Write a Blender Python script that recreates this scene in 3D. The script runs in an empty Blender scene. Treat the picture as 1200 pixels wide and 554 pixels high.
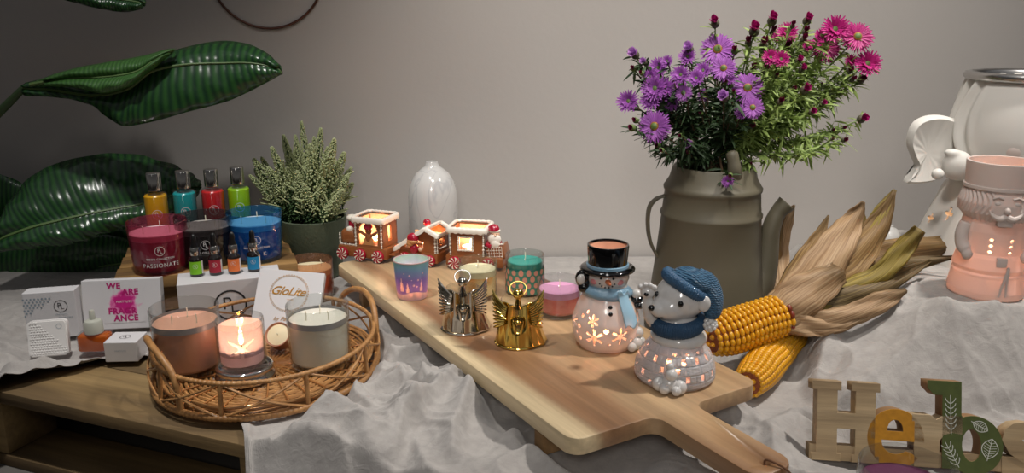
import bpy, bmesh, math, random
import numpy as np
from mathutils import Vector, Matrix, Euler
random.seed(7); np.random.seed(7)
PI = math.pi
scene = bpy.context.scene
COL = scene.collection

# ------------------------------------------------------------------ camera
CAM_H = .575; PITCH = math.radians(15); FPX = 950.0
cam_d = bpy.data.cameras.new('camera'); cam = bpy.data.objects.new('camera', cam_d); COL.objects.link(cam)
cam.location = (0, 0, CAM_H); cam.rotation_euler = (math.radians(75), 0, 0)
cam_d.sensor_width = 36; cam_d.lens = 36 * FPX / 1200; cam_d.clip_start = .02
scene.camera = cam

def _ray(x, y):
    u = (x - 600) / FPX; v = (y - 277) / FPX
    return Vector((u, math.cos(PITCH) - v * math.sin(PITCH), -math.sin(PITCH) - v * math.cos(PITCH)))
def gp(x, y, z=0):
    d = _ray(x, y); t = (z - CAM_H) / d.z
    return Vector((d.x * t, d.y * t, z))
def wp(x, y, Y):
    d = _ray(x, y); t = Y / d.y
    return Vector((d.x * t, Y, CAM_H + d.z * t))
def mpp(Y, z=.1):                       # metres per photo pixel at a depth
    return (Y * math.cos(PITCH) + (CAM_H - z) * math.sin(PITCH)) / FPX
def facing(p): return math.atan2(-p[0], p[1])

# ------------------------------------------------------------------ materials
def lin(c):
    if isinstance(c, str):
        c = c.lstrip('#'); c = [int(c[i:i+2], 16) / 255 for i in (0, 2, 4)]
        c = [v / 12.92 if v <= .04045 else ((v + .055) / 1.055) ** 2.4 for v in c]
    return (c[0], c[1], c[2], 1)
class NT:
    def __init__(s, name):
        s.m = bpy.data.materials.new(name); s.m.use_nodes = True; s.t = s.m.node_tree; s.t.nodes.clear()
        s.out = s.n('ShaderNodeOutputMaterial')
    def n(s, typ, **kw):
        nd = s.t.nodes.new(typ)
        for k, v in kw.items():
            if hasattr(nd, k) and k not in nd.inputs: setattr(nd, k, v)
        return nd
    def l(s, a, b): s.t.links.new(a, b)
def pset(b, **kw):
    for k, v in kw.items():
        if k in b.inputs: b.inputs[k].default_value = v
M = {}
def mat(name, col, rough=.5, metal=0, emit=None, es=0, coat=0, bump=None, var=None, sss=0, transl=0, spec=.5, stretch=None):
    """bump=(scale, strength[, detail]); var=(scale, colour2[, contrast])"""
    T = NT(name); b = T.n('ShaderNodeBsdfPrincipled')
    pset(b, **{'Base Color': lin(col), 'Roughness': rough, 'Metallic': metal, 'Coat Weight': coat, 'Specular IOR Level': spec, 'Coat Roughness': .06})
    if emit: pset(b, **{'Emission Color': lin(emit), 'Emission Strength': es})
    if sss: pset(b, **{'Subsurface Weight': sss, 'Subsurface Radius': (.02, .01, .006), 'Subsurface Scale': 1.0})
    tc = T.n('ShaderNodeTexCoord'); src = tc.outputs['Object']
    if stretch:
        mp = T.n('ShaderNodeMapping'); mp.inputs['Scale'].default_value = stretch; T.l(src, mp.inputs['Vector']); src = mp.outputs['Vector']
    colsock = None
    if var:
        nz = T.n('ShaderNodeTexNoise'); nz.inputs['Scale'].default_value = var[0]; nz.inputs['Detail'].default_value = 5; T.l(src, nz.inputs['Vector'])
        cr = T.n('ShaderNodeValToRGB'); k = var[2] if len(var) > 2 else .2
        cr.color_ramp.elements[0].position = .5 - k; cr.color_ramp.elements[1].position = .5 + k
        cr.color_ramp.elements[0].color = lin(col); cr.color_ramp.elements[1].color = lin(var[1])
        T.l(nz.outputs['Fac'], cr.inputs['Fac']); T.l(cr.outputs['Color'], b.inputs['Base Color']); colsock = cr.outputs['Color']
    if bump:
        nb = T.n('ShaderNodeTexNoise'); nb.inputs['Scale'].default_value = bump[0]; nb.inputs['Detail'].default_value = bump[2] if len(bump) > 2 else 3
        T.l(src, nb.inputs['Vector'])
        bp = T.n('ShaderNodeBump'); bp.inputs['Strength'].default_value = bump[1]; bp.inputs['Distance'].default_value = .002
        T.l(nb.outputs['Fac'], bp.inputs['Height']); T.l(bp.outputs['Normal'], b.inputs['Normal'])
    sh = b.outputs['BSDF']
    if transl:
        tr = T.n('ShaderNodeBsdfTranslucent'); tr.inputs['Color'].default_value = lin(col)
        if colsock: T.l(colsock, tr.inputs['Color'])
        mx = T.n('ShaderNodeMixShader'); mx.inputs['Fac'].default_value = transl
        T.l(sh, mx.inputs[1]); T.l(tr.outputs['BSDF'], mx.inputs[2]); sh = mx.outputs['Shader']
    T.l(sh, T.out.inputs['Surface']); M[name] = T.m
    return T.m
def glassmat(name, tint='#ffffff', rough=.0, refl=1.0, frost=0.0, frostcol='#ffffff', transl=.5):
    """thin clear glass: straight-through transparency plus a fresnel reflection, with an optional frosted layer"""
    T = NT(name); tr = T.n('ShaderNodeBsdfTransparent'); tr.inputs['Color'].default_value = lin(tint)
    g = T.n('ShaderNodeBsdfGlossy'); g.inputs['Roughness'].default_value = rough + .03
    f = T.n('ShaderNodeLayerWeight'); f.inputs['Blend'].default_value = .5
    pw = T.n('ShaderNodeMath', operation='POWER'); pw.inputs[1].default_value = 3.6; T.l(f.outputs['Facing'], pw.inputs[0])
    mu = T.n('ShaderNodeMath', operation='MULTIPLY_ADD'); mu.inputs[1].default_value = .75 * refl; mu.inputs[2].default_value = .07 * refl; T.l(pw.outputs[0], mu.inputs[0])
    base = tr.outputs[0]
    if frost:
        d = T.n('ShaderNodeBsdfDiffuse'); d.inputs['Color'].default_value = lin(frostcol)
        t2 = T.n('ShaderNodeBsdfTranslucent'); t2.inputs['Color'].default_value = lin(frostcol)
        m0 = T.n('ShaderNodeMixShader'); m0.inputs['Fac'].default_value = transl; T.l(d.outputs[0], m0.inputs[1]); T.l(t2.outputs[0], m0.inputs[2])
        m1 = T.n('ShaderNodeMixShader'); m1.inputs['Fac'].default_value = frost; T.l(base, m1.inputs[1]); T.l(m0.outputs[0], m1.inputs[2]); base = m1.outputs[0]
    mx = T.n('ShaderNodeMixShader'); T.l(mu.outputs[0], mx.inputs['Fac']); T.l(base, mx.inputs[1]); T.l(g.outputs[0], mx.inputs[2])
    T.l(mx.outputs[0], T.out.inputs['Surface']); M[name] = T.m
    return T.m
def emitmat(name, col, s):
    T = NT(name); e = T.n('ShaderNodeEmission'); e.inputs['Color'].default_value = lin(col); e.inputs['Strength'].default_value = s
    T.l(e.outputs[0], T.out.inputs['Surface']); M[name] = T.m; return T.m

def woodmat(name, c1, c2, c3, scale=(1, 1, 1), rings=6., rough=.45, rot=0, bump=.15, sap=False):
    """grain runs along local X"""
    T = NT(name); b = T.n('ShaderNodeBsdfPrincipled'); pset(b, Roughness=rough)
    tc = T.n('ShaderNodeTexCoord'); mp = T.n('ShaderNodeMapping'); mp.inputs['Scale'].default_value = scale; mp.inputs['Rotation'].default_value = (0, 0, rot)
    T.l(tc.outputs['Object'], mp.inputs['Vector'])
    n0 = T.n('ShaderNodeTexNoise'); n0.inputs['Scale'].default_value = rings; n0.inputs['Detail'].default_value = 2
    m2 = T.n('ShaderNodeMapping'); m2.inputs['Scale'].default_value = (.18, 1, 1); T.l(mp.outputs[0], m2.inputs[0]); T.l(m2.outputs[0], n0.inputs['Vector'])
    cr = T.n('ShaderNodeValToRGB'); e = cr.color_ramp.elements
    e[0].position = .40; e[0].color = lin(c1); e[1].position = .62; e[1].color = lin(c3)
    e2 = cr.color_ramp.elements.new(.5); e2.color = lin(c2)
    T.l(n0.outputs['Fac'], cr.inputs['Fac'])
    n1 = T.n('ShaderNodeTexNoise'); n1.inputs['Scale'].default_value = rings * 9; n1.inputs['Detail'].default_value = 6; n1.inputs['Roughness'].default_value = .6
    m3 = T.n('ShaderNodeMapping'); m3.inputs['Scale'].default_value = (.06, 1, 1); T.l(mp.outputs[0], m3.inputs[0]); T.l(m3.outputs[0], n1.inputs['Vector'])
    r1 = T.n('ShaderNodeMapRange'); r1.inputs[1].default_value = .3; r1.inputs[2].default_value = .7; r1.inputs[3].default_value = .72; r1.inputs[4].default_value = 1.12
    T.l(n1.outputs['Fac'], r1.inputs[0])
    mx = T.n('ShaderNodeMix', data_type='RGBA'); mx.blend_type = 'MULTIPLY'; mx.inputs['Factor'].default_value = 1
    colr = cr.outputs[0]
    if sap:        # pale sapwood along one long side, wandering with the grain, and one small knot
        sx = T.n('ShaderNodeSeparateXYZ'); T.l(tc.outputs['Object'], sx.inputs[0])
        wob = T.n('ShaderNodeMath', operation='MULTIPLY_ADD'); wob.inputs[1].default_value = -.11; T.l(n0.outputs['Fac'], wob.inputs[0]); T.l(sx.outputs['Y'], wob.inputs[2])
        mr_ = T.n('ShaderNodeMapRange'); mr_.interpolation_type = 'SMOOTHSTEP'; mr_.inputs[1].default_value = -.040; mr_.inputs[2].default_value = -.004; mr_.inputs[3].default_value = 1; mr_.inputs[4].default_value = 0; T.l(wob.outputs[0], mr_.inputs[0])
        ms = T.n('ShaderNodeMix', data_type='RGBA'); T.l(mr_.outputs[0], ms.inputs['Factor']); T.l(colr, ms.inputs[6]); ms.inputs[7].default_value = lin('#d9c29a')
        vd = T.n('ShaderNodeVectorMath', operation='DISTANCE'); vd.inputs[1].default_value = (.70, .13, .075); mpk = T.n('ShaderNodeMapping'); T.l(tc.outputs['Object'], vd.inputs[0])
        mk = T.n('ShaderNodeMapRange'); mk.inputs[1].default_value = .003; mk.inputs[2].default_value = .014; mk.inputs[3].default_value = .75; mk.inputs[4].default_value = 0; T.l(vd.outputs['Value'], mk.inputs[0])
        mk2 = T.n('ShaderNodeMix', data_type='RGBA'); T.l(mk.outputs[0], mk2.inputs['Factor']); T.l(ms.outputs[2], mk2.inputs[6]); mk2.inputs[7].default_value = lin('#5a3a22'); colr = mk2.outputs[2]
    T.l(colr, mx.inputs[6]); T.l(r1.outputs[0], mx.inputs[7]); T.l(mx.outputs[2], b.inputs['Base Color'])
    bp = T.n('ShaderNodeBump'); bp.inputs['Strength'].default_value = bump; bp.inputs['Distance'].default_value = .002
    T.l(n1.outputs['Fac'], bp.inputs['Height']); T.l(bp.outputs[0], b.inputs['Normal'])
    T.l(b.outputs[0], T.out.inputs['Surface']); M[name] = T.m
    return T.m

# ------------------------------------------------------------------ mesh building
def orient(z_to, up=Vector((0, 0, 1))):
    z = Vector(z_to).normalized(); return z.to_track_quat('Z', 'Y').to_matrix().to_4x4()
class MB:
    def __init__(s): s.bm = bmesh.new()
    def xf(s, verts, m): bmesh.ops.transform(s.bm, matrix=m, verts=verts); return s
    def box(s, c, size, rot=None, bevel=0, seg=2):
        r = bmesh.ops.create_cube(s.bm, size=1); vs = r['verts']
        bmesh.ops.transform(s.bm, matrix=Matrix.Diagonal((*size, 1)), verts=vs)
        if bevel:
            es = list({e for v in vs for e in v.link_edges})
            rb = bmesh.ops.bevel(s.bm, geom=es, offset=bevel, segments=seg, profile=.5, affect='EDGES')
            vs = list({v for v in rb['verts']} | {v for v in vs if v.is_valid})
        m = Matrix.Translation(Vector(c)) @ (rot.to_4x4() if rot is not None else Matrix())
        bmesh.ops.transform(s.bm, matrix=m, verts=vs); return s
    def ell(s, c, r, rot=None, u=20, v=12):
        q = bmesh.ops.create_uvsphere(s.bm, u_segments=u, v_segments=v, radius=1)
        if not hasattr(r, '__len__'): r = (r, r, r)
        m = Matrix.Translation(Vector(c)) @ (rot.to_4x4() if rot is not None else Matrix()) @ Matrix.Diagonal((*r, 1))
        bmesh.ops.transform(s.bm, matrix=m, verts=q['verts']); return s
    def ico(s, c, r, sub=1, rot=None):
        q = bmesh.ops.create_icosphere(s.bm, subdivisions=sub, radius=1)
        if not hasattr(r, '__len__'): r = (r, r, r)
        m = Matrix.Translation(Vector(c)) @ (rot.to_4x4() if rot is not None else Matrix()) @ Matrix.Diagonal((*r, 1))
        bmesh.ops.transform(s.bm, matrix=m, verts=q['verts']); return s
    def tube(s, pts, r, seg=8, closed=False, cap=True):
        pts = [Vector(p) for p in pts]; n = len(pts)
        rr = [r] * n if not hasattr(r, '__len__') else list(r)
        rings = []; prev = None
        for i, p in enumerate(pts):
            if closed: t = pts[(i + 1) % n] - pts[i - 1]
            else: t = pts[min(i + 1, n - 1)] - pts[max(i - 1, 0)]
            t.normalize()
            if prev is None:
                a = Vector((0, 0, 1)) if abs(t.z) < .9 else Vector((1, 0, 0)); u = t.cross(a).normalized()
            else:
                u = (prev - t * prev.dot(t)); u = u.normalized() if u.length > 1e-6 else t.orthogonal().normalized()
            prev = u; w = t.cross(u)
            rings.append([s.bm.verts.new(p + (u * math.cos(2 * PI * k / seg) + w * math.sin(2 * PI * k / seg)) * rr[i]) for k in range(seg)])
        m = n if closed else n - 1
        for i in range(m):
            A, B = rings[i], rings[(i + 1) % n]; off = 0
            if closed and i == n - 1:
                off = min(range(seg), key=lambda o: (A[0].co - B[o].co).length)
            for k in range(seg):
                s.bm.faces.new((A[k], A[(k + 1) % seg], B[(k + 1 + off) % seg], B[(k + off) % seg]))
        if cap and not closed:
            s.bm.faces.new(rings[0][::-1]); s.bm.faces.new(rings[-1])
        return s
    def lathe(s, prof, c=(0, 0, 0), seg=48, m=None, sx=1, sy=1, fn=None, a0=0, a1=2 * PI, caps=False):
        full = abs(a1 - a0 - 2 * PI) < 1e-6; n = seg if full else seg + 1
        M4 = Matrix.Translation(Vector(c)) @ (m.to_4x4() if m is not None else Matrix()); cols = []
        for k in range(n):
            a = a0 + (a1 - a0) * k / seg; col = []
            for r, z in prof:
                if fn: r, z = fn(r, z, a)
                col.append(s.bm.verts.new(M4 @ Vector((r * math.cos(a) * sx, r * math.sin(a) * sy, z))))
            cols.append(col)
        for k in range(seg):
            A, B = cols[k], cols[(k + 1) % n]
            for j in range(len(prof) - 1):
                if prof[j][0] < 1e-7 and prof[j + 1][0] < 1e-7: continue
                try:
                    s.bm.faces.new((A[j], B[j], B[j + 1], A[j + 1]))
                except ValueError: pass
        return s
    def prism(s, poly, z0, z1, m=None):
        n = len(poly); lo = [s.bm.verts.new((x, y, z0)) for x, y in poly]; hi = [s.bm.verts.new((x, y, z1)) for x, y in poly]
        s.bm.faces.new(lo[::-1]); s.bm.faces.new(hi)
        for i in range(n): s.bm.faces.new((lo[i], lo[(i + 1) % n], hi[(i + 1) % n], hi[i]))
        if m is not None: bmesh.ops.transform(s.bm, matrix=m.to_4x4(), verts=lo + hi)
        return s
    def grid(s, f, nu, nv, closed_u=False):
        vs = [[s.bm.verts.new(f(i / (nu - 1) if not closed_u else i / nu, j / (nv - 1))) for j in range(nv)] for i in range(nu)]
        for i in range(nu if closed_u else nu - 1):
            for j in range(nv - 1):
                s.bm.faces.new((vs[i][j], vs[(i + 1) % nu][j], vs[(i + 1) % nu][j + 1], vs[i][j + 1]))
        return s
    def mesh(s, name, merge=True, recalc=True):
        if merge: bmesh.ops.remove_doubles(s.bm, verts=s.bm.verts, dist=1e-6)
        if recalc: bmesh.ops.recalc_face_normals(s.bm, faces=s.bm.faces)
        me = bpy.data.meshes.new(name); s.bm.to_mesh(me); s.bm.free(); return me
    def build(s, name, m, parent=None, smooth=True, angle=38, origin=None, merge=True, recalc=True, mw=None, loc=None):
        if origin is not None: bmesh.ops.transform(s.bm, matrix=Matrix.Translation(-Vector(origin)), verts=s.bm.verts)
        return link(name, s.mesh(name, merge, recalc), m, parent, smooth, angle, loc)
def link(name, me, m, parent=None, smooth=True, angle=38, loc=None):
    if smooth:
        me.polygons.foreach_set('use_smooth', [True] * len(me.polygons))
        if angle: me.set_sharp_from_angle(angle=math.radians(angle))
    o = bpy.data.objects.new(name, me)
    if m is not None: me.materials.append(M[m] if isinstance(m, str) else m)
    COL.objects.link(o); o.parent = parent
    if loc is not None: o.location = loc
    return o
def solid(o, t, off=-1):
    md = o.modifiers.new('solid', 'SOLIDIFY'); md.thickness = t; md.offset = off; return o
def remesh(o, v, sm=6):
    md = o.modifiers.new('remesh', 'REMESH'); md.mode = 'VOXEL'; md.voxel_size = v; md.use_smooth_shade = True
    if sm: s2 = o.modifiers.new('smooth', 'SMOOTH'); s2.iterations = sm; s2.factor = .5
    return o
def tag(o, label, cat, group=None):
    o['label'] = label; o['category'] = cat
    if group: o['group'] = group
    return o
def thing(name, label, cat, loc=(0, 0, 0), rotz=0, group=None, rot=None, scale=1):
    o = bpy.data.objects.new(name, None); COL.objects.link(o); o.location = loc
    o.rotation_euler = rot if rot is not None else (0, 0, rotz); o.scale = (scale,) * 3
    o.empty_display_size = .02
    return tag(o, label, cat, group)
def catmull(P, n=8):
    P = [Vector(p) for p in P]; Q = [P[0] * 2 - P[1]] + P + [P[-1] * 2 - P[-2]]; out = []
    for i in range(1, len(Q) - 2):
        a, b, c, d = Q[i - 1], Q[i], Q[i + 1], Q[i + 2]
        for k in range(n):
            t = k / n
            out.append(.5 * ((2 * b) + (c - a) * t + (2 * a - 5 * b + 4 * c - d) * t * t + (3 * b - a - 3 * c + d) * t ** 3))
    out.append(P[-1].copy()); return out
def smooth_list(L, n):
    return [v.x for v in catmull([Vector((a, 0, 0)) for a in L], n)]
_tc = {}
def text_mesh(s, size, shear=0, offset=0, extrude=0, align='CENTER', spacing=1.0, res=3):
    cu = bpy.data.curves.new('t', 'FONT'); cu.body = s; cu.size = size; cu.align_x = align; cu.align_y = 'CENTER'; cu.shear = shear
    cu.offset = offset; cu.extrude = extrude; cu.space_character = spacing; cu.resolution_u = res
    o = bpy.data.objects.new('t', cu); COL.objects.link(o)
    dg = bpy.context.evaluated_depsgraph_get(); dg.update()
    me = bpy.data.meshes.new_from_object(o.evaluated_get(dg)); bpy.data.objects.remove(o); me.materials.clear()
    return me
def flat_text(name, s, size, x, z, m, parent, y=-.0006, **kw):
    """text on a face looking towards local -Y"""
    me = text_mesh(s, size, **kw); me.transform(Matrix.Translation((x, y, z)) @ Matrix.Rotation(PI / 2, 4, 'X'))
    return link(name, me, m, parent, smooth=False)
def cyl_text(name, s, size, R, zc, th, m, parent, **kw):
    me = text_mesh(s, size, **kw)
    for v in me.vertices:
        a = th + v.co.x / R; v.co = Vector((R * math.sin(a), -R * math.cos(a), zc + v.co.y))
    return link(name, me, m, parent, smooth=False)
def ring_pts(R, n=40): return [(R * math.cos(2 * PI * k / n), R * math.sin(2 * PI * k / n)) for k in range(n)]
def band2d(mb, R, w, fn, n=40, dash=None):
    for k in range(n):
        if dash and (k % dash[0]) >= dash[1]: continue
        a, b = 2 * PI * k / n, 2 * PI * (k + 1) / n
        q = [fn((R - w) * math.cos(a), (R - w) * math.sin(a)), fn(R * math.cos(a), R * math.sin(a)), fn(R * math.cos(b), R * math.sin(b)), fn((R - w) * math.cos(b), (R - w) * math.sin(b))]
        mb.bm.faces.new([mb.bm.verts.new(p) for p in q])
def monogram(name, parent, m, fn, R, w=None):
    """the ringed P and L mark; fn maps flat (x, y) to a point on the surface"""
    mb = MB(); w = w or R * .09; band2d(mb, R, w, fn)
    for s, dx, dy, sz in (('P', -.2, .1, 1.15), ('L', .22, -.16, 1.05)):
        me = text_mesh(s, R * sz); t = MB(); t.bm.from_mesh(me)
        for v in t.bm.verts: v.co = fn(v.co.x + dx * R, v.co.y + dy * R)
        me2 = t.mesh('x', False, False); mb.bm.from_mesh(me2)
    return mb.build(name, m, parent, smooth=False, merge=False, recalc=False)
# ------------------------------------------------------------------ materials
mat('wall', '#bdb7b2', .85, bump=(60, .25, 6), var=(1.6, '#b7b1ab', .3))
mat('floor_concrete', '#6f6b66', .8, bump=(20, .3), var=(6, '#5c5853', .2))
woodmat('pallet_wood', '#6b5638', '#8a7048', '#a3875a', rings=9, rough=.75, bump=.5)
woodmat('riser_wood', '#6e5230', '#8f6c3c', '#a98350', rings=12, rough=.6, bump=.4)
woodmat('board_wood', '#80593a', '#a17c5a', '#c4a47c', rings=7, rough=.38, bump=.08, sap=True)
woodmat('leg_wood', '#a07d55', '#b89469', '#cdab7e', rings=9, rough=.5)
mat('ceramic_white', '#e6e2dc', .22, coat=.4)
mat('black', '#0b0b0c', .35)
mat('gloss_black', '#060607', .08, coat=.6)
mat('chrome', '#d2cfca', .08, metal=1)
mat('silver_satin', '#b9b7b4', .25, metal=1)
mat('gold', '#d9bc68', .13, metal=1)
mat('champagne', '#cfc6b6', .1, metal=1)
mat('gold_ink', '#c08a35', .3, metal=.6)
mat('white_ink', '#e9e4e2', .6)
mat('black_ink', '#2a2a2c', .6)
mat('grey_ink', '#8c9aa3', .6)
mat('wick', '#e9dfc9', .8)
mat('wick_burnt', '#2a1d15', .9)
mat('gold_satin', '#d9bc68', .32, metal=1)
emitmat('flame', '#ffb45a', 60)
glassmat('clear_glass', '#f4f6f5')
glassmat('clear_glass_warm', '#fbf2ea')

def linenmat():
    T = NT('linen'); b = T.n('ShaderNodeBsdfPrincipled'); pset(b, Roughness=.9, **{'Specular IOR Level': .15, 'Sheen Weight': .25})
    tc = T.n('ShaderNodeTexCoord')
    n = T.n('ShaderNodeTexNoise'); n.inputs['Scale'].default_value = 30; n.inputs['Detail'].default_value = 6; n.inputs['Roughness'].default_value = .7
    T.l(tc.outputs['Object'], n.inputs['Vector'])
    cr = T.n('ShaderNodeValToRGB'); cr.color_ramp.elements[0].position = .35; cr.color_ramp.elements[1].position = .7
    cr.color_ramp.elements[0].color = lin('#9d9894'); cr.color_ramp.elements[1].color = lin('#b0aba6'); T.l(n.outputs['Fac'], cr.inputs['Fac'])
    # the slubby weave of the linen
    s1 = T.n('ShaderNodeMapping'); s1.inputs['Scale'].default_value = (60, 900, 200); n1 = T.n('ShaderNodeTexNoise'); n1.inputs['Scale'].default_value = 1
    s2 = T.n('ShaderNodeMapping'); s2.inputs['Scale'].default_value = (900, 60, 200); n2 = T.n('ShaderNodeTexNoise'); n2.inputs['Scale'].default_value = 1
    for s, q in ((s1, n1), (s2, n2)): T.l(tc.outputs['Object'], s.inputs[0]); T.l(s.outputs[0], q.inputs['Vector'])
    ad = T.n('ShaderNodeMath', operation='ADD'); T.l(n1.outputs['Fac'], ad.inputs[0]); T.l(n2.outputs['Fac'], ad.inputs[1])
    b1 = T.n('ShaderNodeBump'); b1.inputs['Strength'].default_value = .35; b1.inputs['Distance'].default_value = .0006; T.l(ad.outputs[0], b1.inputs['Height'])
    b2 = T.n('ShaderNodeBump'); b2.inputs['Strength'].default_value = .5; b2.inputs['Distance'].default_value = .004
    n3 = T.n('ShaderNodeTexNoise'); n3.inputs['Scale'].default_value = 55; n3.inputs['Detail'].default_value = 5; n3.inputs['Distortion'].default_value = .8
    T.l(tc.outputs['Object'], n3.inputs['Vector']); T.l(n3.outputs['Fac'], b2.inputs['Height']); T.l(b1.outputs[0], b2.inputs['Normal'])
    T.l(b2.outputs[0], b.inputs['Normal']); T.l(cr.outputs[0], b.inputs['Base Color']); T.l(b.outputs[0], T.out.inputs['Surface']); M['linen'] = T.m
linenmat()

# ------------------------------------------------------------------ room
WALL_Y = 1.95; FLOOR_Z = -.145
def struct(name, mb, m):
    o = mb.build(name, m, smooth=False); o['kind'] = 'structure'; return o
struct('wall_back', MB().box((0, WALL_Y + .05, .9), (6, .1, 2.1)), 'wall')
struct('floor', MB().box((0, .6, FLOOR_Z - .025), (6, 3.06, .05)), 'floor_concrete')

# ------------------------------------------------------------------ pallet
PA = math.atan2(-.354, .935); PALL0 = Vector((-1.0, 1.262, 0))
pal = thing('wooden_pallet', 'rough brown wooden pallet serving as a low table under the wicker tray', 'pallet', (PALL0.x, PALL0.y, FLOOR_Z), PA)
TOPZ = -.004 - FLOOR_Z
Lp, Dp = 2.05, .68
ny = 5; bw = .1345
for i in range(ny):
    y = bw / 2 + i * (Dp - bw) / (ny - 1)
    MB().box((0, 0, 0), (Lp, bw, .022), bevel=.002).build('deck_board', 'pallet_wood', pal, loc=(Lp / 2, y, TOPZ - .011 - (.0004 * (i % 2))))
for y in (.055, Dp / 2, Dp - .055):
    MB().box((0, 0, 0), (Lp, .1, .02), bevel=.002).build('base_board', 'pallet_wood', pal, loc=(Lp / 2, y, .0105))
for y in (.055, Dp / 2, Dp - .055):
    for x in (.1, .72, 1.35, 1.95):
        MB().box((0, 0, 0), (.145, .095, TOPZ - .022 - .021), bevel=.003).build('block', 'pallet_wood', pal, loc=(x, y, .021 + (TOPZ - .043) / 2))

# ------------------------------------------------------------------ linen cloth
class Noise:
    def __init__(s, seed): s.g = np.random.RandomState(seed).rand(256, 256)
    def __call__(s, x, y):
        xi = np.floor(x).astype(int); yi = np.floor(y).astype(int); fx = x - xi; fy = y - yi
        fx = fx * fx * fx * (fx * (fx * 6 - 15) + 10); fy = fy * fy * fy * (fy * (fy * 6 - 15) + 10)
        g = lambda a, b: s.g[a % 256, b % 256]
        return (g(xi, yi) * (1 - fx) + g(xi + 1, yi) * fx) * (1 - fy) + (g(xi, yi + 1) * (1 - fx) + g(xi + 1, yi + 1) * fx) * fy
NA, NB, NC, ND = Noise(1), Noise(2), Noise(3), Noise(4)
def sstep(a, b, x): t = np.clip((x - a) / (b - a), 0, 1); return t * t * (3 - 2 * t)
def polydist(X, Y, pts):
    best = np.full(X.shape, 9.0); side = np.zeros(X.shape); tt = np.zeros(X.shape); n = len(pts) - 1
    for i in range(n):
        ax, ay = pts[i][0], pts[i][1]; bx, by = pts[i + 1][0], pts[i + 1][1]
        dx, dy = bx - ax, by - ay; L2 = dx * dx + dy * dy
        t = np.clip(((X - ax) * dx + (Y - ay) * dy) / L2, 0, 1)
        qx, qy = X - (ax + t * dx), Y - (ay + t * dy); d = np.hypot(qx, qy)
        m = d < best; best = np.where(m, d, best); side = np.where(m, np.sign(dx * qy - dy * qx), side); tt = np.where(m, (i + t) / n, tt)
    return best, side, tt
FOLDS = [  # photo polylines on the table, height, sharp-side width, soft-side width
    ([(560, 395), (525, 408), (500, 425), (470, 432), (440, 430)], .014, .012, .035),
    ([(575, 455), (540, 470), (510, 490), (470, 520), (455, 554)], .018, .012, .040),
    ([(600, 455), (560, 480), (535, 510), (530, 560)], .015, .012, .03),
    ([(290, 500), (335, 492), (385, 498), (420, 520), (445, 560)], .022, .02, .035),
    ([(330, 520), (380, 535), (420, 560)], .014, .012, .03),
    ([(400, 468), (430, 478), (480, 500), (500, 515)], .010, .01, .02),
    ([(450, 450), (490, 470), (530, 475), (570, 500)], .009, .012, .02),
    ([(600, 520), (650, 545), (700, 552), (750, 560)], .012, .02, .03),
    ([(820, 500), (870, 480), (920, 478), (950, 500)], .012, .02, .03),
    ([(905, 560), (900, 520), (930, 500), (975, 545)], .010, .015, .025),
    ([(860, 470), (930, 462), (960, 440), (990, 425)], .012, .012, .03),
    ([(780, 520), (830, 520), (860, 535)], .008, .012, .02),
    ([(440, 395), (470, 385), (490, 365)], .010, .012, .02),
    ([(20, 430), (60, 428), (90, 412), (110, 415)], .014, .008, .02),
    ([(0, 450), (40, 445), (75, 432)], .012, .01, .02),
    ([(100, 408), (130, 418), (165, 430), (200, 445)], .009, .008, .016),
    ([(0, 415), (30, 405), (60, 400)], .010, .01, .02),
]
HERO = [([(1108, 360), (1060, 400), (1005, 445)], .0)]
FLAT = [  # discs where something stands on the cloth (x, y, radius)
]
BOXX, BOXY, BOXZ = .70, 1.20, .14
def tent(X, Y):
    dx = np.clip((BOXX - X) / .25, 0, 1.4); dy = np.clip((BOXY - Y) / .115, 0, 1.4)
    m = np.maximum(dx, dy) * .86 + .14 * np.hypot(dx, dy)
    return BOXZ * np.clip(1 - m, 0, 1) ** 1.12 * (1 - sstep(1.66, 1.85, Y))
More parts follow.
